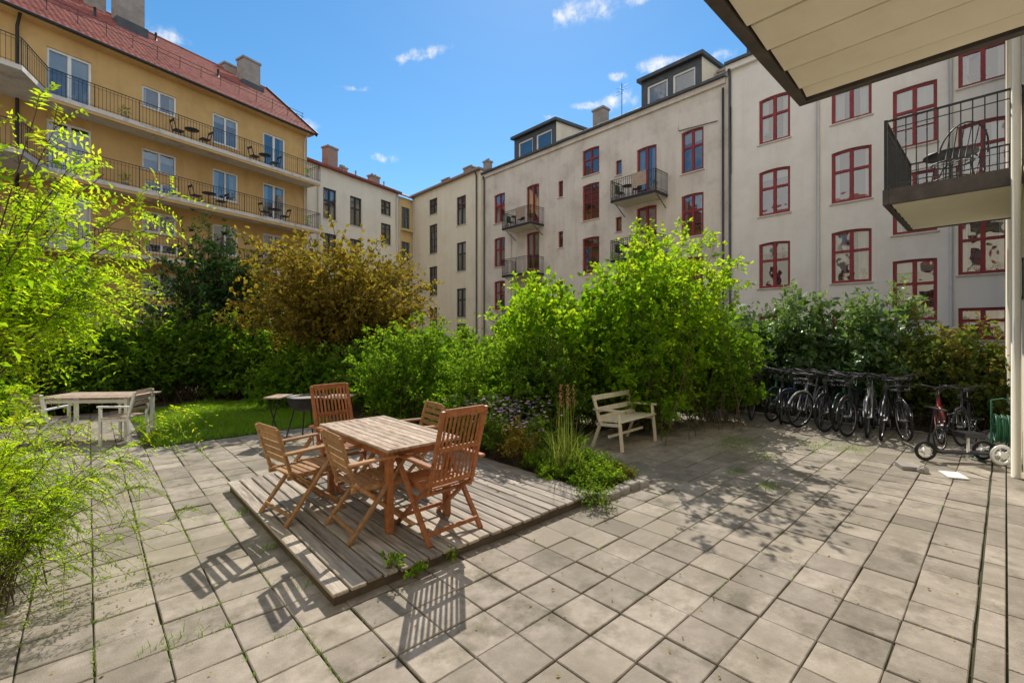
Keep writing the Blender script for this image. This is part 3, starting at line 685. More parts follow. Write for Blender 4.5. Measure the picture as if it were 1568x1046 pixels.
def chimney(e,x,y,z0,z1,w=.8,d=.6,k='chim'):
    mb=MB(); mb.box(x-w/2,x+w/2,y-d/2,y+d/2,z0,z1,k); mb.box(x-w/2-.06,x+w/2+.06,y-d/2-.06,y+d/2+.06,z1,z1+.12,k)
    for q in (-.2,.2): mb.tube([(x+q*w,y,z1+.12),(x+q*w,y,z1+.3)],.09,k,8)
    mb.build("chimney",e)
e=empty("white_apartment_building",(PX,4.0),-R90)
ops=[]
for z in (.66,3.76,6.86,9.96):
    ops+=[O(-2.66,z,1.2,1.95,arch=.12),O(0,z,1.25,2.02,arch=.12)]
    ops+=[O(3.5,z+(.0 if z>1 else .95),1.15,1.9 if z>1 else 1.05,arch=.12 if z>1 else 0)]
for z in (2.28,5.35,8.4,): ops.append(O(1.82,z,1.18,2.15,arch=.05,st='cross3'))
facade(e,-4.55,4.35,13.9,ops,'wallR')
mb=MB(); mb.box(-4.6,4.35,-.18,-.002,13.65,13.9,'wallR'); mb.box(-4.62,4.35,-.3,.3,13.903,14.02,'zinc'); roofslab(mb,-4.55,5,.3,13.9,5,.55,'zinc',0)
pipe(mb,-4.45,0,0,13.7,'zinc',.06); pipe(mb,-1.05,0,0,13.6,'pipe',.055); pipe(mb,2.75,0,0,13.6,'pipe',.05)
mb.tube([(-4.4,-.1,9.0),(-4.4,-.12,12)],.03,'iron'); mb.box(-4.2,-3.0,1.2,2.6,14.2,15.4,'zinc')
mb.box(-4.549,-4.5,.02,11,-.1,13.9,'wallR')
mb.build("roof_and_pipes",e)
e=empty("grey_cream_apartment_building",(PX,4.0),-R90)
ops=[]
for z in (.4,3.45,6.5,9.6):
    ops.append(O(-6.24,z,1.1,2.05,arch=.1)); ops.append(O(-20.3,z+.05,1.15,2.05,arch=.1)); 
    if z>1:
        ops.append(O(-8.7,z-.75,1.15,2.7,arch=.1,st='door',sill=0)); ops.append(O(-17.0,z-.75,1.15,2.7,arch=.1,st='door',sill=0))
    ops.append(O(-10.4,z+.9,.38,.8,st='',cur=0,fw=.06)); ops.append(O(-14.6,z+.6,.38,1.0,st='',cur=0,fw=.06)); 
for z in (2.2,5.3,8.4): ops.append(O(-12.3,z,1.2,2.1,arch=.1,st='multi',cur=0))
ops.append(O(-12.3,11.0,1.2,1.55,arch=.1,st='cross',cur=0))
facade(e,-22.1,-4.552,13.45,ops,'wallM',y=.0)
for z in (8.82,5.7,2.6): balcony(e,-10.1,-7.5,z); balcony(e,-18.7,-16.0,z,things=z>8)
mb=MB(); mb.box(-22.1,-4.66,-.12,-.002,13.2,13.45,'wallM'); mb.box(-22.1,-4.64,-.28,.3,13.453,13.56,'zinc'); roofslab(mb,-22.1,-4.6,.3,13.45,5,.5,'zinc',0)
pipe(mb,-21.9,0,0,13.3,'zinc',.055); pipe(mb,-19.0,0,0,9,'pipe',.03); mb.tube([(-4.75,-.1,0),(-4.75,-.1,13)],.05,'zinc')
mb.tube([(-5.0,-.06,11.6),(-6.9,-.06,11.75),(-6.9,-.06,12.2)],.02,'iron')
for x in np.arange(-21.5,-4.8,1.2): mb.tube([(x,.6,13.6),(x,.6,14.05)],.012,'iron',4)
mb.tube([(-21.5,.6,14.05),(-4.9,.6,14.05)],.012,'iron',4); mb.tube([(-21.5,.6,13.85),(-4.9,.6,13.85)],.012,'iron',4)
mb.tube([(-11.2,1.5,14),(-11.2,1.5,16.4)],.02,'iron',5)
for z in (15.8,16.0,16.2): mb.tube([(-11.6,1.5,z),(-10.8,1.5,z)],.01,'iron',4)
mb.build("roof_and_pipes",e)
def dormer(e,x0,x1,z0,z1,y0=.5,side='wallN'):
    mb=MB(); ops=[O(x0+(x1-x0)*.28,z0+.45,(x1-x0)*.36,(z1-z0)-.75,st='',f='white',sill=0,cur=0),O(x0+(x1-x0)*.72,z0+.45,(x1-x0)*.36,(z1-z0)-.75,st='',f='white',sill=0,cur=0)]
    facade(e,x0,x1,z1,ops,'zinc',y=y0,frame='white',name="dormer_front",zb=z0)
    for x in (x0,x1): mb.poly([(x,y0,z0),(x,y0+4.5,z0),(x,y0+4.5,z1+.4),(x,y0,z1)],side)
    mb.hexa([(x0-.15,y0-.25,z1),(x1+.15,y0-.25,z1),(x1+.15,y0+4.5,z1+.4),(x0-.15,y0+4.5,z1+.4),(x0-.15,y0-.25,z1+.18),(x1+.15,y0-.25,z1+.18),(x1+.15,y0+4.5,z1+.58),(x0-.15,y0+4.5,z1+.58)],'zinc')
    mb.build("dormer_roof",e)
dormer(e,-9.3,-6.0,13.4,15.25); dormer(e,-19.3,-15.4,13.4,15.3)
chimney(e,-13.2,2.2,14,15.7,.8); chimney(e,-20.6,2.5,14,16.2); chimney(e,-5.4,2.2,14,14.9,.9)
e=empty("cream_apartment_building",(PX,4.0),-R90)
ops=[]
for z in (-.2+.6,3.1,6.66,10.2): ops.append(O(-24.5,z,1.2,2.2,f='dkframe'))
for z in (1.6,5.0,8.5): ops.append(O(-28.4,z,1.2,2.4,f='dkframe',st='multi',cur=0))
ops.append(O(-28.4,11.75,1.2,1.3,f='dkframe'))
facade(e,-31.7,-22.1,13.8,ops,'wallN',y=-.25)
mb=MB(); mb.poly([(-22.1,-.25,-.1),(-22.1,0.3,-.1),(-22.1,.3,13.8),(-22.1,-.25,13.8)],'wallN'); mb.box(-31.9,-22.0,-.55,.3,13.803,13.95,'chimred'); roofslab(mb,-31.7,-22.1,.3,13.85,5,.4,'zinc',0)
pipe(mb,-22.5,-.25,0,13.7,'zinc',.06); pipe(mb,-31.4,-.25,0,13.7,'pipe',.05)
mb.build("roof_and_pipes",e); chimney(e,-26.3,2,14,15.5,.9,.7,'chimred'); chimney(e,-29.5,2,14,15.3,.9,.7,'chimred'); chimney(e,-24.0,2,14,15.4,.5,.5,'chim')
bx,by=19.38,35.25
e=empty("corner_bay_building",(bx,by),math.atan2((4.0+31.7)-by,(PX-.25)-bx))
ops=[O(.9,z,1.0,1.9,f='blueframe',st='cross') for z in (1.2,4.5,7.9,11.0-.1)]
facade(e,0.0,1.95,13.6,ops,'bay',y=.0)
mb=MB(); mb.box(.3,1.5,-.35,-.002,10.7,10.85,'bay'); roofslab(mb,-.3,2.2,.0,13.6,4,.5,'chimred',.3); pipe(mb,.1,0,0,13.5,'pipe',.05); mb.build("roof_and_pipes",e)
THY=math.atan2(.284,.959)
e=empty("pale_corner_apartment_building",(19.38,35.2),THY)
ops=[]
for z in (.6,3.6,6.85,10.1): ops+=[O(-4.5,z,1.1,2.2,f='dkframe'),O(-6.85,z,1.1,2.2,f='dkframe')]
for z in (2.6,5.9,9.2,): ops.append(O(-1.4,z,1.1,1.7,f='dkframe',st='multi',cur=0))
ops.append(O(-1.4,11.6,1.1,1.2,f='dkframe'))
facade(e,-10.5,0,13.7,ops,'wallP')
mb=MB(); mb.box(-10.5,.1,-.35,.3,13.703,13.85,'rooftile'); roofslab(mb,-10.5,.3,.3,13.75,5,.45,'rooftile',0); pipe(mb,-7.9,0,0,13.5,'pipe',.05); pipe(mb,-.3,0,0,13.5,'pipe',.05)
for x in np.arange(-8,.0,1.5): mb.tube([(x,1.2,14.3),(x,1.2,14.85)],.06,'chim',6)
mb.build("roof_and_pipes",e); chimney(e,-5.3,2,14,16.1,.9,.7,'chimred'); chimney(e,-3.6,2.6,14,15.2,.5,.5,'chim'); chimney(e,-.9,2.,14,15.2,.9,.5,'chimred')
e=empty("ochre_gallery_apartment_building",(10.34,30.63),THY)
ops=[]; FL=(2.4,5.4,8.4,11.4)
for z in FL:
    ops+=[O(-2.2,z+.02,1.4,2.35,f='white',st='door',sill=0,fw=.09),O(-5.0,z+.75,1.35,1.6,f='white',st='door',fw=.09),O(-11.4,z+.02,1.45,2.4,f='white',st='door',sill=0,fw=.09),O(-16.,z+.02,1.45,2.4,f='white',st='door',sill=0,fw=.09)]
    ops+=[O(-8.1,z+1.35,1.45,1.0,f='white',st='door',fw=.08)]
    if z<11: ops+=[O(-8.0,z+.35,1.4,.5,f='white',st='door',fw=.07,cur=0,sill=0)]
for o in ops:
    if o['h']<1.7: o['st']='v'
facade(e,-24,0,14.55,ops,'wallY')
mb=MB()
for o in ops:
    if o['st']=='v': mb.box(o['x']-.04,o['x']+.04,.066,.136,o['z']+.08,o['z']+o['h']-.08,'white')
mb.build("window_mullions",e)
mb=MB(); mb.poly([(0,0,-.1),(0,10,-.1),(0,10,14.5),(0,5,18.6),(0,0,14.5)],'wallY'); mb.build("gable_wall",e)
mb=MB(); mb.box(-24,.12,-.5,-.002,14.5,14.58,'wallY'); mb.tube([(-24,-.58,14.6),(.15,-.58,14.6)],.075,'iron',8)
mb.tube([(-13.0,-.1,0),(-13.0,-.1,14.1),(-13.0,-.5,14.5)],.055,'iron',8); mb.tube([(-.25,-.1,0),(-.25,-.1,14.1),(-.25,-.5,14.5)],.045,'pipe',8)
mb.build("gutters",e)
nx=24*20; rows=20; xs=np.linspace(-24,.3,nx+1); V=[];F=[]; 
ts=[]
for r_ in range(rows): ts+=[(r_/rows,.05),((r_+1)/rows-.001,0.)]
yy=[-.62+5.65*t for t,_ in ts]; 
prof=.035*np.abs(np.sin(xs*math.pi/.25))
for (t,o_),y_ in zip(ts,yy):
    z=14.58+ (y_+.62)*.80+o_+prof
    V.append(np.stack([xs,np.full(nx+1,y_),z],1))
V=np.concatenate(V); idx=np.arange(len(V)).reshape(len(ts),nx+1)
F=np.stack([idx[:-1,:-1],idx[:-1,1:],idx[1:,1:],idx[1:,:-1]],-1).reshape(-1,4)
rr=np.random.default_rng(1).uniform(0,1,(len(ts)-1,nx)); rr=np.repeat(rr[:,::5],5,axis=1)[:,:nx].ravel()
ro=npmesh("pantile_roof",[(V,F,0,rr)],[M['rooftile']]); ro.parent=e
mb=MB(); mb.poly([(-24,5.03,19.05),(.3,5.03,19.05),(.3,10.6,14.6),(-24,10.6,14.6)],'rooftile'); mb.tube([(-24,5.03,19.1),(.3,5.03,19.1)],.12,'rooftile',8)
mb.tube([(-24,.5,15.95),(.1,.5,15.95)],.015,'iron',4); mb.tube([(-24,.5,16.15),(.1,.5,16.15)],.015,'iron',4)
for x in np.arange(-23,.1,1.0): mb.beam((x,.55,15.5),(x,.5,16.2),.02,.02,'iron')
mb.beam((.3,-.62,14.6),(.3,5.03,19.15),.06,.25,'iron')
for x,y_ in ((-9.6,3.2),(-4.2,2.4),(-6.7,4.)): mb.tube([(x,y_,14.58+(y_+.6)*.8),(x,y_,14.58+(y_+.6)*.8+.5)],.06,'iron',8)
mb.build("roof_trim",e)
chimney(e,-7.9,4.2,17.5,20.6,1.2,.8); chimney(e,-9.1,5.2,17.5,20.0,.9,.8); chimney(e,-1.5,4.0,17,19.7,1.1,.8); chimney(e,-2.2,5.2,17,19.4,.8,.8)
mb=MB(); mb.box(-8.6,-7.2,3.6,4.9,17.6,18.5,'zinc'); mb.box(-2.2,-.8,3.4,4.7,17.4,18.2,'zinc'); mb.build("chimney_flashing",e)
for z in FL:
    mb=MB(); poly=[(0.05,-.0),(0.05,-1.3),(-12.4,-1.3),(-13.5,-3.0),(-19,-3.0),(-19,-.0)]
    poly=[(x,min(y_,-.003)) for x,y_ in poly]
    mb.poly([(x,y_,z) for x,y_ in poly],'slab'); mb.poly([(x,y_,z-.18) for x,y_ in reversed(poly)],'slab')
    for a,b in zip(poly,poly[1:]): mb.poly([(*a,z-.18),(*b,z-.18),(*b,z),(*a,z)],'slab')
    mb.beam((-12.4,-1.24,z-.25),(0.0,-1.24,z-.25),.1,.12,'wallY')
    rail(mb,[(0.02,0),(0.02,-1.26),(-12.4,-1.26),(-13.5,-2.96),(-19,-2.96)],z,1.0,.13,'iron',.012)
    potplant(mb,-.6,-.9,z,.5); potplant(mb,-9.8,-.9,z,.4)
    for x in (((-3.2,-7.0) if z>10 else (-2.6,-6.2)) if z>5 else (-6.0,)):
        mb.tube([(x,-.7,z),(x,-.7,z+.7)],.02,'iron'); mb.lathe([(.01,0),(.32,0),(.32,.03),(.01,.03)],'iron',(x,-.7,z+.7),14)
        for q in (-.6,.6):
            mb.box(x+q-.2,x+q+.2,-.9,-.5,z+.42,z+.46,'iron'); mb.beam((x+q*1.3,-.9,z+.45),(x+q*1.5,-.9,z+.92),.03,.03,'iron'); mb.beam((x+q*1.3,-.5,z+.45),(x+q*1.5,-.5,z+.92),.03,.03,'iron'); mb.beam((x+q*1.45,-.9,z+.85),(x+q*1.45,-.5,z+.85),.02,.12,'iron')
            for a in(-.18,.18):
                for b in (-.18,.18): mb.beam((x+q+a,-.7+b,z),(x+q+a*.9,-.7+b*.9,z+.42),.02,.02,'iron')
    mb.build("gallery_balcony",e)
e=empty("cream_opposite_apartment_building",(-10.2,0),R90)
ops=[O(x,z,1.2,1.9,arch=.1) for z in (.8,3.9,7.0,10.1) for x in (1.5,4.5,7.5,10.5,13.5,16.5)]
facade(e,-1.6,21.5,13.6,ops,'ownwall'); mb=MB(); roofslab(mb,-1.6,21.5,.3,13.6,5,.5,'rooftile',.6); mb.build("roof",e)

# ------------------------------------------------------------------ own building & balconies
e=empty("rear_house_building",(0,0,0))
mb=MB(); mb.box(7.2,21.28,-1.6,-.16,-.1,14,'ownwall'); mb.build("walls",e)
e2=empty("back_facade",(0,-1.25,0),pi); e2.parent=e
ops=[O(x,z,1.2,2.0,arch=.1) for z in (.8,3.95,7.1,10.2) for x in (-6.2,-1.5,1.5,4.5,7.5)]+[O(-3.6,z,1.1,2.4,st='door',sill=0) for z in (4.05,7.15,10.25)]
facade(e2,-7.198,10.2,14,ops,'ownwall')
mb=MB(); mb.tube([(11.6,-.06,0),(11.6,-.06,13.5)],.06,'ownwall',8)
mb.tube([(8.55,-.09,0),(8.55,-.09,13.5)],.045,'ownwall',8)
mb.box(8.9,9.3,-.158,-.13,2.3,2.75,'white'); mb.box(8.86,9.34,-.159,-.145,2.26,2.79,'iron')
mb.build("downpipes_and_sign",e)
def steelbalc(x0,x1,y0,y1,z,railing=True):
    mb=MB(); fr='bframe'
    mb.box(x0,x1,y1-.07,y1,z+.0,z+.22,fr); mb.box(x1-.07,x1,y0,y1-.072,z,z+.22,fr); mb.box(x0,x0+.07,y0,y1-.072,z,z+.22,fr)
    mb.box(x0+.072,x1-.072,y0,y1-.072,z+.16,z+.20,'slab')
    x=x0+.09; w=.37; yb=y1-.085
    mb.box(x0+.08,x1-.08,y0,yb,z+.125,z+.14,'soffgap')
    while x<x1-.1:
        b=min(x+w,x1-.08)
        pr=[(x,.10),(x+.02,.035),(b-.05,.005),(b-.035,.10)]
        for (xa,za),(xb,zb) in zip(pr,pr[1:]):
            mb.hexa([(xa,y0,z+za),(xb,y0,z+zb),(xb,yb,z+zb),(xa,yb,z+za),(xa,y0,z+za+.012),(xb,y0,z+zb+.012),(xb,yb,z+zb+.012),(xa,yb,z+za+.012)],'soffit')
        x=b
    if railing:
        pts=[(x0+.035,y0),(x0+.035,y1-.035),(x1-.035,y1-.035),(x1-.035,y0)]
        rail(mb,pts,z+.22,1.02,.11,'iron',.013)
        for (x,y_) in pts[1:3]: mb.box(x-.02,x+.02,y_-.02,y_+.02,z+.22,z+1.26,'iron')
    return mb
mb=steelbalc(1.6,4.55,-1.24,1.22,3.78); mb.build("balcony",e,bevel=0)
mb=steelbalc(8.7,11.3,-.155,1.25,3.72); mb.build("balcony",e)
mb=steelbalc(8.7,11.3,-.155,1.25,6.9); mb.build("balcony",e)
def wire_chair(parent,c,rot):
    mb=MB(); ca,sa=math.cos(rot),math.sin(rot)
    def T(x,y,z): return (c[0]+x*ca-y*sa,c[1]+x*sa+y*ca,c[2]+z)
    mb.tube([T(.24*math.cos(a),.24*math.sin(a),.44) for a in np.linspace(0,2*pi,16,endpoint=False)],.012,'iron',5,True)
    mb.tube([T(-.22-.12*math.sin(a),.3*math.cos(a),.5+.42*math.sin(a)) for a in np.linspace(0,pi,14)],.012,'iron',5)
    for q in np.linspace(-.2,.2,6): mb.tube([T(-.2,q,.45),T(-.33,q*1.1,.5+.4*math.sqrt(max(0,1-(q/.3)**2)))],.006,'iron',4)
    for a in (.8,2.3,3.9,5.5): mb.tube([T(.2*math.cos(a),.2*math.sin(a),.44),T(.27*math.cos(a),.27*math.sin(a),0)],.011,'iron',5)
    for q in np.linspace(-.2,.2,7): mb.tube([T(-.2,q,.44),T(.2,q,.44)],.005,'iron',4)
    mb.build("wire_chair",parent)
wire_chair(e,(9.6,.55,3.94),.6); wire_chair(e,(10.6,.6,3.94),2.8)
mb=MB(); mb.lathe([(.01,0),(.33,0),(.33,.03),(.01,.03)],'iron',(10.1,.6,4.64),18); mb.tube([(10.1,.6,3.94),(10.1,.6,4.64)],.02,'iron'); mb.build("balcony_table",e)

# ------------------------------------------------------------------ plants
P=plan
plant("large_lime_shrub",P(2.55,8.9),1.8,1.3,1.75,2.05,1.65,160,20,8,.095,.058,'lime',21,twl=.36,updir=.1,stemr=.010,elmin=-1.1,spread=.6,lump=.07,core=2600,rmin=.6)
plant("large_lime_shrub",P(.75,8.8),1.55,1.2,1.5,1.65,1.45,130,19,8,.09,.054,'lime',22,twl=.34,updir=.1,stemr=.009,elmin=-1.1,spread=.6,lump=.08,core=2200,rmin=.6)
plant("large_green_shrub",P(4.0,9.4),1.05,1.0,1.2,1.5,1.15,80,18,8,.09,.052,'green',29,twl=.3,updir=.2,stemr=.009,elmin=-1.0,spread=.6,lump=.1,core=1200)
plant("tall_lime_shoots",P(2.7,8.45),1.75,1.6,2.3,1.5,.3,34,12,8,.09,.052,'lime',23,twl=.28,updir=.35,elmin=.1,stemr=.008,rmin=.75,tstart=.5,spread=.7,thr=(3.5,6.2))
plant("rounded_green_shrub",P(-1.75,8.6),1.4,1.1,1.0,1.15,.95,130,19,9,.06,.04,'green',24,twl=.2,lump=.05,rmin=.7,elmin=-1.0,spread=.6,core=1800,stemr=.008)
plant("mixed_shrub",P(-.45,7.35),.85,.8,.75,.9,.65,80,16,9,.06,.037,'green',25,twl=.25,elmin=-.8,spread=.5,core=800,stemr=.008)
plant("mixed_shrub",P(.45,7.6),.85,.8,.85,.95,.7,70,16,8,.065,.04,'mid',26,twl=.27,elmin=-.8,spread=.5,core=800,stemr=.008)
plant("grey_green_shrub",P(5.0,10.3),.55,.55,1.0,1.1,.9,60,16,14,.05,.012,'sage',28,twl=.3,updir=.6)
for i,(x,y,r,h,lf) in enumerate([(11.7,5.7,1.0,2.3,'laurel'),(12.2,4.5,1.05,2.6,'laurel'),(12.3,3.2,1.05,2.8,'laurel'),(12.3,2.0,1.0,2.6,'laurel'),(12.2,.9,.95,2.1,'rust'),(11.95,.2,.75,1.75,'rust')]):
    plant("laurel_hedge",(x,y),r,r,h*.45,h*.55,h*.42,90,17,7,.13 if lf!='rust' else .075,.054,lf,40+i,twl=.34,updir=.5,rmin=.62,elmin=-.9,spread=.5,core=1400,stemr=.009,lump=.2)
for i,(x,y,h,lf) in enumerate([(-3.4,12.6,2.0,'mid'),(-1.3,12.4,2.0,'green'),(.8,12.6,2.3,'mid'),(-4.9,11.3,1.6,'green'),(5.6,12.6,2.2,'green'),(-2.9,10.6,1.7,'mid'),(-6.3,13.6,1.8,'mid')]):
    plant("background_hedge",P(x,y),1.35,1.1,h*.4,h*.6,h*.4,55,15,7,.11,.06,lf,60+i,twl=.35,elmin=-.8,spread=.5,core=1100)
for i,(x,y,h,lf) in enumerate([(4.3,14.6,2.1,'mid'),(3.0,15.0,2.4,'green'),(1.8,15.0,2.35,'mid'),(.7,14.9,2.3,'green'),(-.4,14.8,2.2,'green'),(-1.6,14.6,2.4,'mid'),(-2.8,14.4,2.4,'mid')]):
    plant("mixed_hedge",(x,y),1.15,.95,h*.4,h*.6,h*.4,75,16,7,.12,.062,lf,80+i,twl=.38,elmin=-.8,spread=.5,core=1300,lump=.2)
plant("bronze_leaved_tree",P(-4.6,12.2),2.75,2.2,2.65,2.1,1.5,190,19,9,.095,.058,'olive',100,z0=1.0,twl=.38,trunk=.14,elmin=-.9,stemr=.022,rmin=.5,updir=.05,droop=.2,lump=.09,core=2400)
plant("dark_conifer_tree",P(-8.9,14.0),1.9,1.7,2.2,3.1,2.0,150,20,9,.13,.05,'dark',101,z0=.8,twl=.42,trunk=.16,elmin=-.9,stemr=.025,updir=.0,droop=.3,core=2600,rmin=.5)
plant("feathery_leaved_tree",P(-5.2,4.2),1.65,1.5,2.5,1.4,1.25,115,19,14,.065,.027,'feather',102,z0=.7,twl=.46,trunk=.06,elmin=-.9,stemr=.011,updir=.0,droop=.18,pin=True,rmin=.35,lump=.24,core=700)
plant("feathery_leaved_shrub",P(-3.5,2.95),.9,.75,.75,.75,.7,85,18,18,.034,.011,'feather',103,twl=.30,updir=.0,droop=.35,pin=True,stemr=.005,rmin=.35,lump=.2,elmin=-.9)
plant("feathery_leaved_shrub",P(-6.6,5.2),.9,.8,1.0,.9,.9,50,16,14,.06,.026,'lime',104,twl=.35,updir=.1,droop=.2,pin=True,stemr=.008,core=500)
plant("green_shrub",P(-10.0,9.4),1.3,1.0,1.2,1.4,1.0,60,16,10,.085,.045,'green',105,twl=.35,updir=.2,stemr=.01,elmin=-.7,core=900)
def aster(n):
    def f(g):
        c=np.stack([g.normal(0,.18,n),g.normal(0,.18,n),g.uniform(.5,.9,n)],1); k=9
        a=g.uniform(0,6.28,(n,k)); d=np.stack([np.cos(a),np.sin(a),g.uniform(0,.6,(n,k))],-1).reshape(-1,3)
        b=np.repeat(c,k,axis=0); v=leafq(b,d,np.tile([[0,0,1.]],(len(b),1)),np.full(len(b),.026),np.full(len(b),.011))
        return [(v,quads(len(b)),2,g.uniform(0,1,len(b)))]
    return f
plant("aster_plant",(4.15,4.75,.03),.3,.3,.35,.42,.3,40,8,8,.05,.014,'mid',110,twl=.16,stemr=.005,updir=.6,extra=aster(110))
plant("aster_plant",(4.1,5.2,.03),.3,.3,.35,.45,.3,40,8,8,.05,.014,'green',111,twl=.16,stemr=.005,updir=.6,extra=aster(100))
plant("aster_plant",(4.45,4.35,.03),.25,.25,.3,.35,.25,30,8,8,.05,.014,'green',112,twl=.16,stemr=.005,updir=.6,extra=aster(50))
plant("aster_plant",(4.1,4.3,.03),.25,.25,.3,.35,.25,30,8,8,.05,.014,'olive',113,twl=.16,stemr=.005,updir=.6,extra=aster(50))
for i,(x,y,r,h,lf,ll) in enumerate([(4.15,3.25,.2,.18,'mid',.035),(4.5,3.25,.25,.22,'green',.035),(4.75,3.5,.22,.25,'mid',.03),(4.7,3.2,.2,.16,'rust',.03),(4.3,3.45,.2,.25,'mid',.04),(4.75,4.0,.25,.4,'mid',.045),(4.15,4.0,.22,.35,'green',.04),(4.7,4.8,.28,.5,'mid',.05),(4.45,5.7,.45,.9,'mid',.05),(4.2,6.0,.4,.8,'green',.05),(4.9,5.5,.4,.8,'green',.05),(5.3,5.1,.35,.5,'mid',.05),(4.05,3.7,.15,.2,'green',.03),(4.6,3.75,.25,.3,'mid',.04),(4.9,3.3,.12,.12,'mid',.03)]):
    plant("bed_perennial",(x,y,.02),r,r,h*.4,h*.6,h*.35,38,7,8,ll,ll*.5,lf,120+i,twl=r*.6,stemr=.004,updir=.4)
g=np.random.default_rng(9); n=190
b=np.stack([g.normal(0,.09,n),g.normal(0,.09,n),np.zeros(n)],1); v,f,r=blades(g,b,g.uniform(.35,.95,n),.009,.4,.9)
n2=30; b2=np.stack([g.normal(0,.05,n2),g.normal(0,.05,n2),np.zeros(n2)],1); v2,f2,r2=blades(g,b2,g.uniform(.9,1.15,n2),.006,.1,.2)
sp=np.repeat(b2[:5]*1.2+np.array([0,0,.85]),50,axis=0)+np.stack([g.normal(0,.01,250),g.normal(0,.01,250),g.uniform(0,.3,250)],1)
v3=leafq(sp,g.normal(0,1,(250,3)),g.normal(0,1,(250,3)),np.full(250,.018),np.full(250,.009))
npmesh("ornamental_grass",[(v,f,0,r),(v2,f2,0,r2),(v3,quads(250),1,g.uniform(0,1,250))],[L['reed'],L['fl']],(4.3,3.7,.03))
g=np.random.default_rng(10); n=1500
b=np.stack([g.uniform(-2,10.5,n),g.uniform(.2,13,n),g.uniform(.006,.012,n)],1)
ok=np.array([paved(x,y) and not(1.1<x<4 and 2.9<y<6.2) for x,y,_ in b]); b=b[ok]; n=len(b)
d=g.normal(0,1,(n,3)); d[:,2]=.05; v=leafq(b,d,np.tile([[0,0,1.]],(n,1))+g.normal(0,.15,(n,3)),g.uniform(.012,.035,n),g.uniform(.008,.018,n)); v[:,2]=np.maximum(v[:,2],.005)
npmesh("fallen_leaves",[(v,quads(n),0,g.uniform(0,1,n))],[L['olive']])

# ------------------------------------------------------------------ world, sun, camera
EL=math.radians(47); SAZ=math.radians(47.2-4)
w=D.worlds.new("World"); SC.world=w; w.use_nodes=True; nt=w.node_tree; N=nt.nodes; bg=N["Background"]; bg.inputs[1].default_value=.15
sky=N.new("ShaderNodeTexSky"); sky.sky_type='NISHITA'; sky.sun_disc=False; sky.sun_elevation=EL; sky.sun_rotation=math.pi/2-SAZ
sky.air_density=1.1; sky.dust_density=.1; sky.ozone_density=3.0; sky.altitude=100
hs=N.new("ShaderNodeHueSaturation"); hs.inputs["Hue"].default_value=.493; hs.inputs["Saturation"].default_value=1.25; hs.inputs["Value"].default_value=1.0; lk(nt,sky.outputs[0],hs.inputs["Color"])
tc=N.new("ShaderNodeTexCoord")
nz=N.new("ShaderNodeTexNoise"); nz.inputs["Scale"].default_value=17; nz.inputs["Detail"].default_value=8; nz.inputs["Roughness"].default_value=.66
lk(nt,tc.outputs["Generated"],nz.inputs["Vector"])
def mth(op,a,b=None):
    n=N.new("ShaderNodeMath"); n.operation=op
    for i,x in enumerate((a,b)):
        if x is None: continue
        if isinstance(x,(int,float)): n.inputs[i].default_value=x
        else: lk(nt,x,n.inputs[i])
    return n.outputs[0]
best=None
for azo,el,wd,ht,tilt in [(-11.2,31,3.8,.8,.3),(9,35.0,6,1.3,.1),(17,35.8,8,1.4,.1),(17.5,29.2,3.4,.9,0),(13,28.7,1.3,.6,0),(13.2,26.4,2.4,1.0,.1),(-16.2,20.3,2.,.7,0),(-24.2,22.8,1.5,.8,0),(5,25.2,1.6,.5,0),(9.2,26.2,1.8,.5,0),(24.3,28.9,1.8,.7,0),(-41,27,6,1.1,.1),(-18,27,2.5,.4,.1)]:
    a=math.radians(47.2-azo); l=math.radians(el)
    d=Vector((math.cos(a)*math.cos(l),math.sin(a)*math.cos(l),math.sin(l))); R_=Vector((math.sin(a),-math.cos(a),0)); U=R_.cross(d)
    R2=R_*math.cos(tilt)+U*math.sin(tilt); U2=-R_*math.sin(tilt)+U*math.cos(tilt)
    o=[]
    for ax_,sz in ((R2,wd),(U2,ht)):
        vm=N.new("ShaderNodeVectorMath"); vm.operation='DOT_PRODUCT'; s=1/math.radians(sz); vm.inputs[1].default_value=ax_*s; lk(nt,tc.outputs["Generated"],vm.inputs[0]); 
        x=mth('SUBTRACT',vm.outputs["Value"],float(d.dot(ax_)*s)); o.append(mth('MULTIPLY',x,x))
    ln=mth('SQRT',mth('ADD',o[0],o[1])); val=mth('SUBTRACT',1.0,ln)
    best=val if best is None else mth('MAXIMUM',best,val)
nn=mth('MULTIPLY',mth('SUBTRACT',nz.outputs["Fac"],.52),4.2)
tot=mth('ADD',mth('MINIMUM',best,.6),nn)
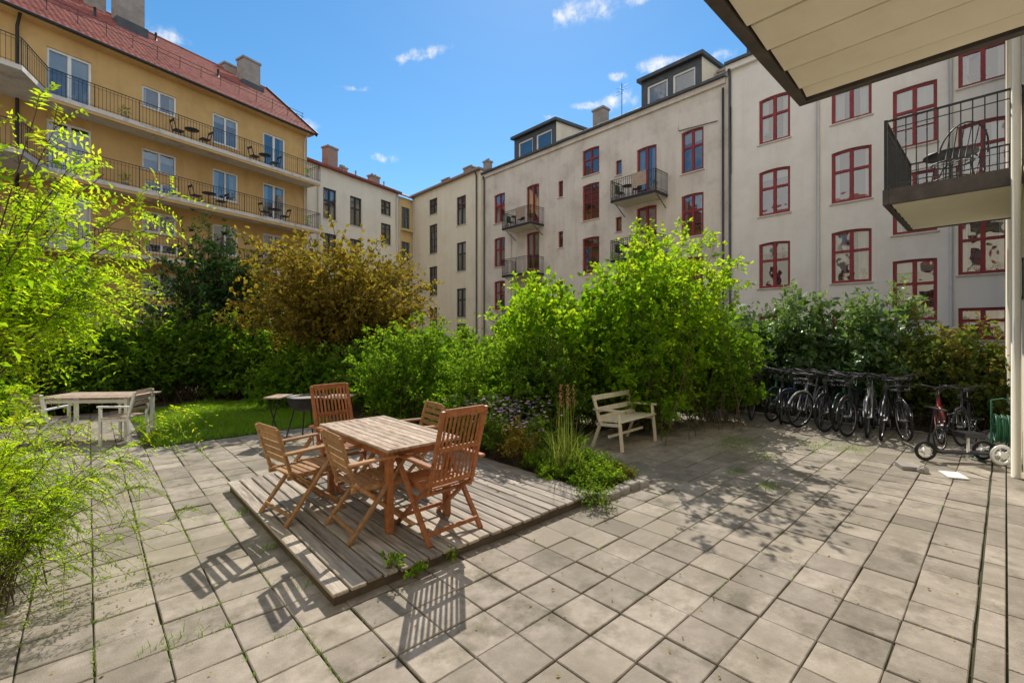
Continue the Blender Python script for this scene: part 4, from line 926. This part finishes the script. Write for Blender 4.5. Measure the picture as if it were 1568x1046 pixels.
mr=N.new("ShaderNodeMapRange"); mr.inputs[1].default_value=.0; mr.inputs[2].default_value=1.4; mr.interpolation_type='SMOOTHSTEP'; lk(nt,tot,mr.inputs[0])
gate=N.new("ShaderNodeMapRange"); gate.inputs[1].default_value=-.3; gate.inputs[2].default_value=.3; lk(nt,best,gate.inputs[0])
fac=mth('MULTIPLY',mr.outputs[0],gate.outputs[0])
vm=N.new("ShaderNodeVectorMath"); vm.operation='DOT_PRODUCT'; vm.inputs[1].default_value=(-.6,-.65,.45); lk(nt,tc.outputs["Generated"],vm.inputs[0])  # unseen cloud bank added behind the camera to brighten the shaded walls
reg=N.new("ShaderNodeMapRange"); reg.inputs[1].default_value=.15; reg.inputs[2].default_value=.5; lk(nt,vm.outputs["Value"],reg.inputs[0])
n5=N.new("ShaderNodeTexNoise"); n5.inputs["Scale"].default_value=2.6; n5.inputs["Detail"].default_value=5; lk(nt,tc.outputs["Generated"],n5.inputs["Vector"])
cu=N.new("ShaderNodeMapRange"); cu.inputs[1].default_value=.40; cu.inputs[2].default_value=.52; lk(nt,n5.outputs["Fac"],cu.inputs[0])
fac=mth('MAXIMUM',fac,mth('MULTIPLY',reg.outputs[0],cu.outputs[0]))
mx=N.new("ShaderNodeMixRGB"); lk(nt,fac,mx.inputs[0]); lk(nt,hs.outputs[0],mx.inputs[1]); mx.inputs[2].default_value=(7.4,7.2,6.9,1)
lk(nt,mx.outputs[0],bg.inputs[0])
sd=D.lights.new("sun",'SUN'); sd.energy=5; sd.angle=math.radians(.53); sd.color=(1,.93,.82)
so=D.objects.new("sun",sd); COL.objects.link(so); so.rotation_euler=Vector((math.cos(SAZ)*math.cos(EL),math.sin(SAZ)*math.cos(EL),math.sin(EL))).to_track_quat('Z','Y').to_euler(); so.location=(20,20,30)
cd=D.cameras.new("camera"); cd.sensor_width=36; cd.lens=16.07; cd.shift_y=-.0073; cd.clip_end=2000; cd.clip_start=.05
co=D.objects.new("camera",cd); COL.objects.link(co); co.location=(0,0,1.8); co.rotation_euler=(math.pi/2,0,-HEAD); SC.camera=co
SC.view_settings.view_transform='Standard'; SC.view_settings.look='None'; SC.view_settings.exposure=0
